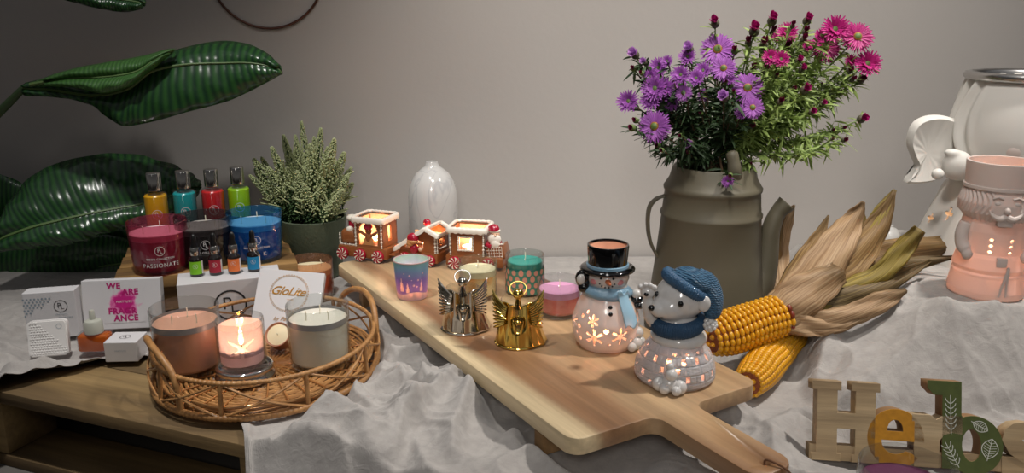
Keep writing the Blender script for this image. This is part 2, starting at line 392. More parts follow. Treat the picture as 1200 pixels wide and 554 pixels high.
def cloth_z(X, Y):
    X = np.asarray(X, float); Y = np.asarray(Y, float)
    wx = X + .05 * (NA(X * 6, Y * 6) - .5); wy = Y + .05 * (NB(X * 6 + 9, Y * 6) - .5)
    z = np.zeros(X.shape)
    amp = .35 + 1.1 * NC(X * 3 + 4, Y * 3); z += .014 * NB(wx * 5 + 3, wy * 6 + wx * 3)
    r1 = 1 - np.abs(2 * NA(wx * 9 + wy * 4, wy * 11 - wx * 3) - 1); r2 = 1 - np.abs(2 * NB(wx * 18 - wy * 9, wy * 16 + wx * 7) - 1)
    z += (.016 * r1 ** 2.5 + .0035 * r2 ** 3) * amp + .0007 * NC(wx * 45, wy * 45) + .0004 * ND(wx * 110, wy * 110)
    for pl, h, wa, wb in FOLDS:
        pts = [gp(*p) for p in pl]; pts = [(p.x, p.y) for p in pts]
        d, s, t = polydist(X + .012 * (NC(X * 25, Y * 25) - .5), Y + .012 * (ND(X * 25, Y * 25) - .5), pts)
        w = np.where(s > 0, wa, wb); end = np.clip(np.minimum(t, 1 - t) * 6, 0, 1) ** .7
        z = z + 1.9 * h * end * np.exp(-(d / w) ** 1.6)
    w3 = wx + .03 * (NC(wx * 14, wy * 14) - .5); w4 = wy + .03 * (NA(wx * 14 + 5, wy * 14) - .5); r3 = 1 - np.abs(2 * ND((w3 + w4) * 22, (w4 - w3) * 8) - 1); r4 = 1 - np.abs(2 * NC((w3 - .3 * w4) * 30, (w4 + .3 * w3) * 12) - 1)
    z = z + (.0060 * r3 ** 5 + .0035 * r4 ** 5) * (.3 + NB(X * 7, Y * 7))
    z = z * (1 - .85 * sstep(1.50, 1.70, Y))
    # raised box under the right-hand side
    tz = tent(X, Y); on = sstep(.0, .02, tz)
    slope = on * (1 - sstep(BOXZ - .012, BOXZ - .001, tz))
    rid = 1 - np.abs(2 * NB((X - Y * .9) * 14 + NA(X * 5, Y * 5), (X + Y) * 3.5) - 1)
    z = z * (1 - .85 * sstep(BOXZ - .02, BOXZ, tz)) + tz + slope * (.012 * rid ** 2 + .006 * ND(X * 22, Y * 22))
    # keep clear of things standing on it
    for (x, y, r) in FLAT:
        d = np.hypot(X - x, Y - y); z = z * sstep(r, r + .035, d)
    # under the serving board the cloth lies low
    u = (X - BA.x) * bd.x + (Y - BA.y) * bd.y; v = (X - BA.x) * bp.x + (Y - BA.y) * bp.y
    # over the front edge of the pallet
    e = (X - PALL0.x) * .354 + (Y - PALL0.y) * .935
    z = z + np.where(e < 0, -.9 * np.clip(-e - .004, 0, 9) ** .9 * 1.2 - .01 * np.clip(-e * 60, 0, 1), 0)
    return z
BA = Vector((-.375, 1.649)); bd = Vector((.512, -.859)); bp = Vector((.859, .512))
FLAT += [(-.79, 1.34, .06), (-.735, 1.355, .05), (-.70, 1.37, .055), (-.635, 1.335, .055), (-.41, 1.17, .14), (-.41, 1.27, .17), (-.41, 1.37, .14), (.368, 1.46, .12), (-.453, 1.80, .07), (-.182, 1.88, .07), (-.865, 1.41, .05), (-.78, 1.41, .04), (-.72, 1.47, .07), (-.78, 1.47, .06), (-.74, 1.40, .035), (-.68, 1.38, .045),
         (-.62, 1.58, .14), (-.72, 1.60, .12), (-.52, 1.62, .12), (-.56, 1.46, .10), (-.45, 1.62, .05), (-.445, 1.60, .055), (.447, .815, .06), (.40, 1.16, .05), (.43, 1.23, .04), (.46, 1.32, .03), (.45, .985, .04), (.53, .98, .04), (.60, .975, .04), (.67, .965, .04), (.74, .955, .04), (-.28, 1.53, .03), (-.18, 1.62, .05), (.00, 1.07, .02), (.12, .99, .06), (.17, 1.06, .06), (.06, 1.0, .03)]
def build_cloth():
    xs = np.array([-1.25, -.95, -.86, -.80, -.765, -.73, -.70, -.665, -.63, -.60, -.56, -.50, -.44, -.405, -.385, -.37, -.35, -.30, -.2, 1.2])
    ys = np.array([1.20, 1.15, 1.165, 1.20, 1.235, 1.262, 1.30, 1.325, 1.315, 1.29, 1.26, 1.22, 1.13, 1.085, 1.055, 1.01, .93, .86, .80, .60])
    nu, nv = 820, 460
    U = np.linspace(-1.25, 1.2, nu); Yf = np.interp(U, xs, ys); Yf = np.convolve(np.pad(Yf, 4, 'edge'), np.ones(9) / 9, 'valid')
    Yf = Yf + .006 * (NC(U * 30, U * 0) - .5)
    V = np.linspace(0, 1, nv) ** 1.25; Yb = 1.935
    X = np.repeat(U[:, None], nv, 1); Y = Yf[:, None] + (Yb - Yf[:, None]) * V[None, :]
    Z = cloth_z(X, Y)
    # soft rolled hem at the free front edge
    hem = np.exp(-((Y - Yf[:, None]) / .012) ** 2); Z += .0035 * hem + .006 * np.exp(-((Y - Yf[:, None] - .02) / .018) ** 2)
    Z += .0012
    co = np.stack([X, Y, Z], -1).reshape(-1, 3).astype(np.float32)
    idx = np.arange(nu * nv).reshape(nu, nv)
    F = np.stack([idx[:-1, :-1], idx[1:, :-1], idx[1:, 1:], idx[:-1, 1:]], -1).reshape(-1, 4)
    me = bpy.data.meshes.new('linen_cloth'); me.vertices.add(len(co)); me.vertices.foreach_set('co', co.ravel())
    me.loops.add(F.size); me.loops.foreach_set('vertex_index', F.ravel().astype(np.int32))
    me.polygons.add(len(F)); me.polygons.foreach_set('loop_start', np.arange(0, F.size, 4, dtype=np.int32)); me.polygons.foreach_set('loop_total', np.full(len(F), 4, dtype=np.int32))
    me.update(calc_edges=True); me.validate()
    o = link('linen_cloth', me, 'linen', smooth=True, angle=None)
    solid(o, .0012)
    tag(o, 'crumpled grey linen cloth spread over the pallet and tented over the box on the right', 'cloth')
build_cloth()
# the covered box the lanterns on the right stand on
bx = MB().box((BOXX + .30, BOXY + .225, (BOXZ - .008) / 2), (.56, .42, BOXZ - .010), bevel=.004).build('crate', 'riser_wood')
tag(bx, 'low crate hidden under the raised grey cloth at the right', 'box')

# ------------------------------------------------------------------ serving board
BZ = .075; BT = .024
def board_outline():
    L = .878; W = .325; hw = .033; hl = .175; c = .165
    P = []
    def arc(cx, cy, r, a0, a1, n=6):
        for k in range(n + 1):
            a = math.radians(a0 + (a1 - a0) * k / n); P.append((cx + r * math.cos(a), cy + r * math.sin(a)))
    r = .022
    arc(r, r, r, 180, 270); 
    arc(L - r, r, r, 270, 360)
    f = .018
    arc(L + f, c - hw - f, f, 180, 90, 5)                      # inner fillet up to the handle
    t = .024
    arc(L + hl - t, c - hw + t, t, 270, 360, 5); arc(L + hl - t, c + hw - t, t, 0, 90, 5)
    arc(L + f, c + hw + f, f, 270, 180, 5)
    arc(L - r, W - r, r, 0, 90); arc(r, W - r, r, 90, 180)
    return P
board = thing('serving_board', 'long raised acacia serving board with a handle carrying the train, candles, snowman and bear', 'serving board', (BA.x, BA.y, 0), math.atan2(bd.y, bd.x))
def board_body():
    # y is flipped: local +y is the side away from the near edge
    P = board_outline(); mb = MB(); mb.prism(P, BZ - BT, BZ)
    bmesh.ops.remove_doubles(mb.bm, verts=mb.bm.verts, dist=1e-5)
    es = [e for e in mb.bm.edges if abs(e.verts[0].co.z - e.verts[1].co.z) < 1e-6]
    bmesh.ops.bevel(mb.bm, geom=es, offset=.0022, segments=2, profile=.5, affect='EDGES')
    # lacing hole in the handle
    o = mb.build('board', 'board_wood', board)
    cut = MB().lathe([(0, .02), (.0065, .02), (.0065, .11), (0, .11)], (.878 + .155, .165, 0), seg=16).build('cut', None)
    cut.parent = board
    md = o.modifiers.new('b', 'BOOLEAN'); md.object = cut; md.operation = 'DIFFERENCE'; md.solver = 'EXACT'
    dg = bpy.context.evaluated_depsgraph_get(); dg.update(); me = bpy.data.meshes.new_from_object(o.evaluated_get(dg)); o.modifiers.clear(); o.data = me
    bpy.data.objects.remove(cut)
board_body()
for x in (.10, .775):
    MB().box((0, 0, 0), (.022, .292, BZ - BT - .004), bevel=.0015).build('leg', 'leg_wood', board, loc=(x, .1625, (BZ - BT + .004) / 2))
mat('twine', '#6d4a33', .9)
hx, hy = .878 + .155, .165
tp = catmull([(hx, hy + .002, BZ - .012), (hx, hy, BZ + .003), (hx + .012, hy + .004, BZ + .004), (hx + .028, hy + .012, BZ - .004), (hx + .04, hy + .02, BZ - .03), (hx + .05, hy + .02, BZ - .052), (hx + .035, hy + .012, BZ - .06), (hx + .01, hy + .004, BZ - .045), (hx, hy, BZ - .02)], 6)
MB().tube(tp, .0013, 6).build('twine_loop', 'twine', board)

# ------------------------------------------------------------------ wooden riser under the jar candles
RA = math.radians(20); RC = Vector((-.630, 1.612, 0))
riser = thing('wooden_riser', 'rustic slatted wooden riser under the three coloured jar candles', 'riser', (RC.x, RC.y, .004), RA)
for k, (y, w) in enumerate(((-.035, .082), (.052, .082), (.135, .075))):
    MB().box((0, 0, 0), (.345 - .006 * k, w, .024), bevel=.002).build('top_slat', 'riser_wood', riser, loc=(0, y, .074))
for x in (-.15, .15):
    MB().box((0, 0, 0), (.035, .24, .062), bevel=.002).build('end_block', 'riser_wood', riser, loc=(x, .05, .031))
MB().box((0, 0, 0), (.262, .012, .05), bevel=.002).build('front_panel', 'riser_wood', riser, loc=(0, -.055, .035))
# ------------------------------------------------------------------ generic candle jar
def waxmat(name, c, rough=.45, transl=.25, var=None, sss=0): mat(name, c, rough, var=var, transl=transl, coat=.1)
waxmat('wax_white', '#f8f1e2', transl=.08); waxmat('wax_peach', '#ecb196', transl=.10); waxmat('wax_cream', '#f5e8c0', transl=.08); waxmat('wax_teal', '#45b3a4', transl=.08)
waxmat('wax_magenta', '#b31d4a'); waxmat('wax_dark', '#1c191b', transl=0); waxmat('wax_blue', '#0a78c8'); waxmat('wax_pinktop', '#f4dfe2', transl=.05); waxmat('wax_greytop', '#d4cfc8', transl=.05); waxmat('wax_bluetop', '#e0f2f8', transl=.05)
waxmat('wax_orange', '#f28a48', transl=.12); waxmat('wax_purple', '#5a1a44', transl=.1); waxmat('wax_lilac', '#cfc0cc', transl=.45)
mat('wax_yelloworange', '#ffad50', .5, var=(28, '#ffe2aa', .12), transl=.08, stretch=(1, 1, .8))
mat('wax_coral', '#ee5d5a', .5, var=(45, '#f49a90', .2), transl=.06); waxmat('wax_pinkviolet', '#e6a3cb', transl=.06)
mat('grey_band', '#8f8d8e', .5)
def glass_prof(R, H, t=.0022, rb=.006, taper=0, z0=0):
    out = [(0, z0), (R - rb - taper, z0)] + [(R - taper - rb + rb * math.sin(a), z0 + rb - rb * math.cos(a)) for a in (PI / 6, PI / 3, PI / 2)]
    out += [(R, H - t), (R - t / 2, H), (R - t, H - t)]
    ri = R - t; out += [(ri - taper, z0 + rb + .002), (ri - taper - rb * .8, z0 + .005), (0, z0 + .005)]
    return out
def jar(name, label, p, R, H, wax_h, wax, glass='clear_glass', wicks=1, top=None, taper=0, band=None, group=None, rotz=None, wick_r=.5, cat='candle'):
    t = thing(name, label, cat, p, facing(p) if rotz is None else rotz, group)
    MB().lathe(glass_prof(R, H, taper=taper), seg=56).build('glass_jar', glass, t, angle=50)
    Rw = R - .0033; zt = wax_h
    body = [(0, .0055), (Rw - taper - .006, .0055), (Rw - taper, .011), (Rw - taper * (1 - zt / H), zt - .001), (Rw - taper * (1 - zt / H) - .0015, zt)]
    if top is None: body += [(Rw * .6, zt - .0012), (0, zt - .001)]
    w = MB().lathe(body, seg=48).build('wax', wax, t)
    if top:
        MB().lathe([(Rw + .0004 - taper * (1 - (zt - .011) / H), zt - .011), (Rw + .0004 - taper * (1 - zt / H), zt), (Rw * .85, zt + .0015), (Rw * .5, zt - .0004), (0, zt)], seg=48).build('wax_surface', top, t)
    pos = [(0, 0)] if wicks == 1 else [(wick_r * R * math.cos(a), wick_r * R * math.sin(a)) for a in [PI + 2 * PI * k / wicks + .35 for k in range(wicks)]]
    for k, (x, y) in enumerate(pos):
        MB().tube([(x, y, zt - .004), (x + .0008, y, zt + .008), (x + .0004 * (-1) ** k, y, zt + .015)], .0010, 6).build('wick', 'wick', t)
    if band:
        MB().lathe([(R - .0024, band[0]), (R - .0024, band[1])], seg=56).build('grey_stripe', 'grey_band', t)
    return t
def flame(parent, x, y, z, s=1):
    MB().lathe([(0, 0), (.0022 * s, .002 * s), (.0033 * s, .006 * s), (.0022 * s, .012 * s), (.0009 * s, .018 * s), (0, .021 * s)], (x, y, z), seg=12).build('flame', 'flame', parent)
LIGHTS = []
def glow(p, w, col=(1, .52, .24), r=.008):
    ld = bpy.data.lights.new('candle_light', 'POINT'); ld.energy = w; ld.color = col; ld.shadow_soft_size = r
    o = bpy.data.objects.new('candle_light', ld); COL.objects.link(o); o.location = p; LIGHTS.append(o); return o
def tealight(parent, z=0, x=0, y=0):
    MB().lathe([(0, 0), (.019, 0), (.019, .012), (.018, .012), (.018, .0085), (0, .0085)], (x, y, z), seg=28).build('tealight', 'wax_white', parent)
    flame(parent, x, y, z + .012, .8)

# the three coloured jar candles on the riser
RZ = .09
glassmat('pink_glass', '#f4bccb', frost=.14, frostcol='#d0557a'); glassmat('smoke_glass', '#bcb8b9', frost=.08, frostcol='#6b6768'); glassmat('blue_glass', '#b0dcf6', frost=.14, frostcol='#2f93d4')
def big_jar(p, label, wax, top, glass, word, wordsize):
    t = jar('jar_candle', label, p, .0565, .102, .079, wax, glass, wicks=3, top=top, taper=.006, group='coloured jar candles on the riser')
    R = .0572
    fn = lambda x, y: Vector(((R - .003) * math.sin(x / R), -(R - .003) * math.cos(x / R), .052 + y))
    Rr = lambda z: R - .006 * (1 - z / .102) + .0006
    def f(cz):
        return lambda x, y: Vector((Rr(cz + y) * math.sin(x / R), -Rr(cz + y) * math.cos(x / R), cz + y))
    monogram('logo', t, 'white_ink', f(.052), .0095)
    for s, sz, zc in (('MOOD COLLECTION', .0052, .036), (word, wordsize, .0225)):
        me = text_mesh(s, sz, spacing=1.15, offset=.00008)
        for v in me.vertices: v.co = f(zc)(v.co.x, v.co.y)
        link('lettering', me, 'white_ink', t, smooth=False)
    return t
big_jar((-.703, 1.555, RZ), 'magenta glass jar candle lettered PASSIONATE, on the riser below the yellow spray bottle', 'wax_magenta', 'wax_pinktop', 'pink_glass', 'PASSIONATE', .0115)
big_jar((wp(241, 290, 1.60).x, 1.60, RZ), 'black jar candle in smoky glass between the magenta and the blue jar candles', 'wax_dark', 'wax_greytop', 'smoke_glass', 'E       S', .0110)
big_jar((wp(301, 290, 1.635).x, 1.635, RZ), 'bright blue glass jar candle on the riser next to the heather pot', 'wax_blue', 'wax_bluetop', 'blue_glass', '        K', .0115)

# ------------------------------------------------------------------ room-spray bottles behind them
glassmat('flask_glass', '#f0f2f2')
def spray_bottle(px, Y, key, colour, label, wy):
    p = wp(px, wy, Y); x = p.x; mat(key, colour, .25, coat=.4)
    t = thing('spray_bottle', label, 'bottle', (x, Y, RZ), facing((x, Y)), 'slim spray bottles behind the jar candles')
    R = .0232
    MB().lathe([(0, .002), (R - .003, .002), (R - .0008, .006), (R - .0008, .132), (R - .003, .1345), (0, .1345)], seg=36).build('perfume', key, t)
    MB().lathe([(0, 0), (R, 0), (R, .135), (R - .003, .1385), (.011, .1395), (.009, .142), (0, .142)], seg=36).build('bottle_glass', 'flask_glass', t, angle=45)
    MB().lathe([(0, .142), (.0125, .142), (.0145, .1435), (.0145, .178), (.0135, .1795), (0, .1795)], seg=28).build('cap', 'chrome', t, angle=40)
    f = lambda a, b: Vector(((R + .0006) * math.sin(a / R), -(R + .0006) * math.cos(a / R), .096 + b))
    monogram('logo', t, 'white_ink', f, .0098)
    return t
spray_bottle(182, 1.645, 'perfume_yellow', '#ffbb00', 'yellow spray bottle with silver cap, behind the magenta jar candle', 230)
spray_bottle(216, 1.67, 'perfume_teal', '#18b4b8', 'teal blue spray bottle with silver cap in the row behind the jar candles', 230)
spray_bottle(249.5, 1.69, 'perfume_red', '#ee2226', 'red spray bottle with silver cap, behind the black jar candle', 230)
spray_bottle(280, 1.715, 'perfume_lime', '#b4ec14', 'lime green spray bottle with silver cap in the row behind the jar candles', 230)

# ------------------------------------------------------------------ cartons
mat('carton', '#d2d0d1', .5); mat('carton_edge', '#cfccca', .5); mat('magenta_ink', '#b3146c', .5)
def carton(name, label, p, w, d, h, yaw, lean=0, cat='box', m='carton', bevel=.0012):
    """origin at the foot of the front face's middle; face looks to local -Y"""
    t = thing(name, label, cat, p, rot=(lean, 0, yaw))
    MB().box((0, d / 2, h / 2), (w, d, h), bevel=bevel).build('carton_body', m, t, smooth=False)
    return t
face_y = -.0005
# big white carton the droppers stand on
P0 = Vector((-.62, 1.423)); ca = math.radians(19.6); cc = P0 + Vector((math.cos(ca), math.sin(ca))) * .093
big = carton('gift_box', 'long white carton with a black ringed monogram, under the four dropper bottles', (cc.x, cc.y, .006), .186, .077, .094, ca)
monogram('logo', big, 'black_ink', lambda x, y: Vector((x - .002, face_y, .045 + y)), .030, .0035)
# droppers
mat('amber_dark', '#150c0a', .08, coat=.6)
def dropper(px, py, key, colour, label):
    p = gp(px, py, .100); mat(key, colour, .45)
    t = thing('dropper_bottle', label, 'bottle', p, facing(p), 'small dropper bottles on the white carton')
    R = .0125
    MB().lathe([(0, 0), (R - .001, 0), (R, .002), (R, .033), (R - .002, .037), (.007, .040), (.006, .043), (0, .043)], seg=28).build('bottle_glass', 'amber_dark', t, angle=50)
    MB().lathe([(R + .0003, .006), (R + .0003, .031)], seg=20, a0=-PI / 2 - 1.15, a1=-PI / 2 + .85).build('label', key, t)
    MB().lathe([(R + .0003, .006), (R + .0003, .031)], seg=6, a0=-PI / 2 + .85, a1=-PI / 2 + 1.3).build('label_edge', 'white_ink', t)
    MB().lathe([(0, .042), (.0085, .042), (.0088, .0435), (.0088, .056), (.008, .057), (0, .057)], seg=24).build('collar', 'chrome', t, angle=40)
    MB().lathe([(0, .056), (.0062, .056), (.0062, .062), (.0048, .065), (.0054, .072), (.0042, .079), (.002, .082), (0, .0825)], seg=20).build('bulb', 'black', t, angle=60)
    f = lambda a, b: Vector(((R + .0007) * math.sin(a / R - .12), -(R + .0007) * math.cos(a / R - .12), .022 + b))
    monogram('logo', t, 'white_ink', f, .0045)
dropper(231, 323, 'label_lime', '#7cc41c', 'dropper bottle with a lime green label on the white carton')
dropper(253.5, 321, 'label_red', '#a51c33', 'dropper bottle with a dark red label on the white carton')
dropper(275.5, 319.5, 'label_orange', '#ea7a3c', 'dropper bottle with an orange label on the white carton')
dropper(298.5, 317, 'label_blue', '#1182b4', 'dropper bottle with a blue label on the white carton')

# WE ARE FRAGRANCE carton
a, b = gp(99, 388, .01), gp(191, 383.5, .01); v = b - a; mid = (a + b) / 2; W = v.length
fr = carton('gift_box', 'white carton with magenta words WE ARE FRAGRANCE over a pink powder splash', (mid.x, mid.y, .011), W, .022, .094, math.atan2(v.y, v.x), -.16)
T = NT('powder'); bs = T.n('ShaderNodeBsdfPrincipled'); pset(bs, Roughness=.5)
tcn = T.n('ShaderNodeTexCoord'); ln = T.n('ShaderNodeVectorMath', operation='LENGTH'); T.l(tcn.outputs['Object'], ln.inputs[0])
nz = T.n('ShaderNodeTexNoise'); nz.inputs['Scale'].default_value = 70; nz.inputs['Detail'].default_value = 7; T.l(tcn.outputs['Object'], nz.inputs['Vector'])
m1 = T.n('ShaderNodeMath', operation='MULTIPLY_ADD'); m1.inputs[1].default_value = .045; T.l(nz.outputs['Fac'], m1.inputs[0]); T.l(ln.outputs['Value'], m1.inputs[2])
mr = T.n('ShaderNodeMapRange'); mr.inputs[1].default_value = .038; mr.inputs[2].default_value = .051; T.l(m1.outputs[0], mr.inputs[0])
cr = T.n('ShaderNodeValToRGB'); cr.color_ramp.elements[0].color = lin('#c41b7d'); cr.color_ramp.elements[1].color = lin('#d2d0d1'); cr.color_ramp.elements.new(.45).color = lin('#e27ab2')
T.l(mr.outputs[0], cr.inputs['Fac']); T.l(cr.outputs[0], bs.inputs['Base Color']); T.l(bs.outputs[0], T.out.inputs['Surface']); M['powder'] = T.m
sp = MB().box((0, 0, 0), (.074, .0002, .074)).build('powder_splash', 'powder', fr, smooth=False, loc=(.004, -.0004, .049))
for s, x, z in (('WE', -.013, .082), ('ARE', .016, .070), ('FRAGR', .0, .034), ('ANCE', .006, .0205)):
    flat_text('lettering', s, .0155, x, z, 'magenta_ink', fr, y=-.0009, offset=.0006, spacing=1.08)
flat_text('lettering', 'PARTYLITE', .0058, .004, .052, 'white_ink', fr, y=-.0009)

# dotted carton
a, b = gp(33, 402, .004), gp(95, 397, .004); v = b - a; mid = (a + b) / 2
dc = carton('gift_box', 'white carton with grey-blue dots and a ringed monogram behind the square diffuser', (mid.x, mid.y, .010), v.length * .98, .036, .088, math.atan2(v.y, v.x), -.03)
monogram('logo', dc, 'black_ink', lambda x, y: Vector((x + .018, face_y, .060 + y)), .0115)
flat_text('lettering', 'PARTYLITE', .0042, .018, .044, 'grey_ink', dc, y=face_y)
flat_text('lettering', 'FRAGRANCE', .0042, .024, .038, 'grey_ink', dc, y=face_y)
mb = MB()
for i in range(8):
    for j in range(7):
        if j + i * .8 > 6.2: continue
        x, z = -.042 + i * .0062 + (j % 2) * .0031, .076 - j * .0052 - 0
        q = [mb.bm.verts.new((x + .0019 * math.cos(k * PI / 3), face_y, z + .0019 * math.sin(k * PI / 3))) for k in range(6)]; mb.bm.faces.new(q)
mb.build('dots', 'grey_ink', dc, smooth=False, merge=False)
# square diffuser
mat('plastic_white', '#ece9e6', .35)
a, b = gp(34, 421, .008), gp(81, 417, .008); v = b - a; mid = (a + b) / 2
df = thing('diffuser', 'small white square diffuser with embossed diagonal dots, leaning on the dotted carton', 'diffuser', (mid.x, mid.y, .010), rot=(-.20, 0, math.atan2(v.y, v.x)))
S = v.length; r = .008; P = []
for cx, cy, a0 in ((S / 2 - r, r, -90), (S / 2 - r, S - r, 0), (-S / 2 + r, S - r, 90), (-S / 2 + r, r, 180)):
    for k in range(6): aa = math.radians(a0 + k * 18); P.append((cx + r * math.cos(aa), cy + r * math.sin(aa)))
mb = MB().prism(P, -.016, 0, Matrix.Rotation(PI / 2, 4, 'X'))
bmesh.ops.translate(mb.bm, verts=mb.bm.verts, vec=(0, -.0, 0))
bmesh.ops.bevel(mb.bm, geom=[e for e in mb.bm.edges if abs(e.verts[0].co.y - e.verts[1].co.y) < 1e-6], offset=.002, segments=2, affect='EDGES')
mb.build('case', 'plastic_white', df, angle=50)
mb = MB()
for i in range(13):
    for j in range(13):
        x, z = -S / 2 + .006 + i * S / 14.5, .006 + j * S / 14.5
        if i > 13.5 - j * .9 + (1 if j < 3 else 0): continue
        mb.ico((x + (j % 2) * S / 29, -.0001, z), (.0020, .0011, .0011), 1, Euler((0, -.6, 0)).to_matrix())
mb.build('embossing', 'plastic_white', df)
mb = MB(); band2d(mb, .0045, .0006, lambda x, y: Vector((S / 2 - .012 + x, -.0006, S - .011 + y))); mb.build('logo', 'grey_ink', df, smooth=False)
# orange refill bottle with frosted cap
mat('oil_orange', '#e8741a', .12, coat=.6, transl=.35); mat('frost_cap', '#cfd0c4', .35, transl=.3)
p = gp(113.5, 410, .012)
rf = thing('refill_bottle', 'squat orange fragrance bottle with a frosted cap in front of the magenta-lettered carton', 'bottle', (p.x, p.y, .012), .08)
MB().box((0, 0, .0165), (.052, .026, .031), bevel=.005, seg=3).build('oil', 'oil_orange', rf, angle=60)
MB().box((0, 0, .0175), (.055, .029, .035), bevel=.006, seg=3).build('bottle_glass', 'clear_glass', rf, angle=60)
MB().lathe([(0, .034), (.0155, .034), (.0155, .052), (.013, .056), (.007, .058), (0, .058)], seg=28).build('cap', 'frost_cap', rf)
MB().lathe([(0, .057), (.005, .057), (.0045, .073), (.003, .075), (0, .075)], seg=16).build('stem', 'frost_cap', rf)
# little white carton
p = gp(143, 424, .006)
lb = carton('gift_box', 'small white cube carton with a monogram on its lid, beside the orange fragrance bottle', (p.x, p.y, .006), .055, .050, .036, .05)
monogram('logo', lb, 'black_ink', lambda x, y: Vector((x, .025 + y, .0366)), .009)
flat_text('lettering', 'PARTYLITE', .004, 0, .020, 'grey_ink', lb, y=face_y)
# ------------------------------------------------------------------ wicker tray
mat('wicker', '#96683a', .45, var=(60, '#bb8a54', .2), coat=.15, bump=(200, .3)); mat('wicker_dark', '#8a5628', .5, var=(60, '#a9713a', .2))
TC = Vector((-.410, 1.270)); AX, AY = .182, .200
tray = thing('wicker_tray', 'round woven wicker tray with two arched handles, holding three candles and a tealight', 'tray', (TC.x, TC.y, .004))
def ov(a, k=1, z=0, dk=0): return Vector(((AX * k + dk) * math.cos(a), (AY * k + dk) * math.sin(a), z))
rim_z = .062
mb = MB()
for i in range(22):                                  # concentric woven base
    k = .06 + i * .0415
    if k > .93: break
    mb.tube([ov(2 * PI * j / 72, k, .0045 + .0012 * math.sin(j * 2.1 + i * PI) + .0006 * math.sin(i * 3.3)) for j in range(72)], .0031, 6, closed=True)
mb.build('woven_base', 'wicker', tray)
mb = MB()
for j in range(28):
    a = 2 * PI * j / 28 + .05
    mb.tube([ov(a, .05, .0075), ov(a, .4, .0085), ov(a, .8, .0078), ov(a, .97, .008)], .0019, 5)
mb.build('base_spokes', 'wicker_dark', tray)
def coil(P, r, turns, amp=.0009, seg=8, closed=True):
    """a rim tube with the wrapped binding as ridges along it"""
    n = len(P); rr = [r + amp * abs(math.sin(turns * PI * i / n)) for i in range(n)]
    return rr
def fine(fn, n): return [fn(i / n) for i in range(n)]
n = 900
for nm, kk, z, r in (('lower_rim', .985, .009, .0050), ('upper_rim', .965, rim_z, .0034)):
    P = fine(lambda t: ov(2 * PI * t, kk, z), n)
    MB().tube(P, [r + .0008 * abs(math.sin(i * PI / 6)) for i in range(n)], 8, closed=True).build(nm, 'wicker', tray, angle=80)
for i in range(3):                                   # loosely curved bowl side canes
    k = .90 + .02 * i
    MB().tube([ov(2 * PI * j / 90, k, .010 + .006 * i + .0015 * math.sin(j * .7 + i)) for j in range(90)], .0023, 6, closed=True).build('side_cane', 'wicker', tray)
NZ = 9
for j in range(NZ):
    a0 = 2 * PI * j / NZ + .10; w = 2 * PI / NZ
    for s in (1, -1):
        P = [ov(a0 + s * w * (t - .5) * 1.0, .985 - .02 * t + .035 * math.sin(PI * t), .010 + (rim_z - .010) * t) for t in [k / 8 for k in range(9)]]
        MB().tube(P, .0021, 6).build('lattice_cane', 'wicker', tray)
    a = a0 - w / 2
    P = [ov(a, .985 - .02 * t, .008 + (rim_z - .006) * t) for t in [k / 40 for k in range(41)]]
    MB().tube(P, [.0032 + .0007 * abs(math.sin(i * PI / 2.5)) for i in range(41)], 7).build('side_post', 'wicker', tray, angle=80)
for ac in (math.radians(38), math.radians(218)):
    dth = .44
    ctr = []
    for k in range(121):
        t = k / 120; s = -math.cos(PI * t)
        ctr.append(ov(ac + dth * s * (1 if True else 1), .985, .010 + .086 * math.sin(PI * t) ** .62 if 0 < t < 1 else .010))
    MB().tube(ctr, [.0048 + .0009 * abs(math.sin(i * PI / 2.2)) for i in range(121)], 8).build('handle', 'wicker', tray, angle=80)

# candles in the tray
TZ = .0165
j1 = jar('jar_candle', 'peach pink candle in a clear grey-striped glass, left end of the wicker tray', (*gp(223, 430, TZ).xy, TZ), .0545, .108, .082, 'wax_peach', wicks=3, taper=.002, band=(.076, .086), wick_r=.4)
j2 = jar('jar_candle', 'creamy white candle in a clear grey-striped glass, right end of the wicker tray', (*gp(376, 424, TZ).xy, TZ), .0515, .106, .080, 'wax_white', wicks=3, taper=.002, band=(.074, .084), wick_r=.4)
# lit votive with the star on a chrome foot
vp = (*gp(288, 441, TZ).xy, TZ)
ft = thing('candle_foot', 'stepped shiny chrome stand under the lit star votive in the wicker tray', 'candle stand', vp)
MB().lathe([(0, 0), (.046, 0), (.0475, .003), (.0465, .007), (.043, .009), (.042, .013), (.0445, .015), (.045, .019), (.0435, .0215), (.040, .0225), (.0385, .0215), (0, .0205)], seg=64).build('chrome_foot', 'chrome', ft, angle=60)
vg = thing('votive', 'lit lilac votive with a glowing star in clear glass, on the chrome stand', 'candle', (vp[0] - .003, vp[1] + .002, TZ + .0225), facing(vp))
glassmat('frost_lilac', '#efe3ee', frost=.5, frostcol='#e4dbe8', transl=.6)
R = .0375
MB().lathe(glass_prof(R, .078, t=.0025, rb=.006), seg=56).build('glass_cup', 'clear_glass', vg, angle=50)
def star_in(th, z, n=6, R1=.0250, R0=.0085, zc=.038):
    x, y = th * R, z - zc; rr = math.hypot(x, y); a = math.atan2(x, -y)
    s = (math.cos(a * n / 2) ** 2) ** 1.4
    return rr < R0 * .8 + (R1 - R0 * .8) * s ** 2.2
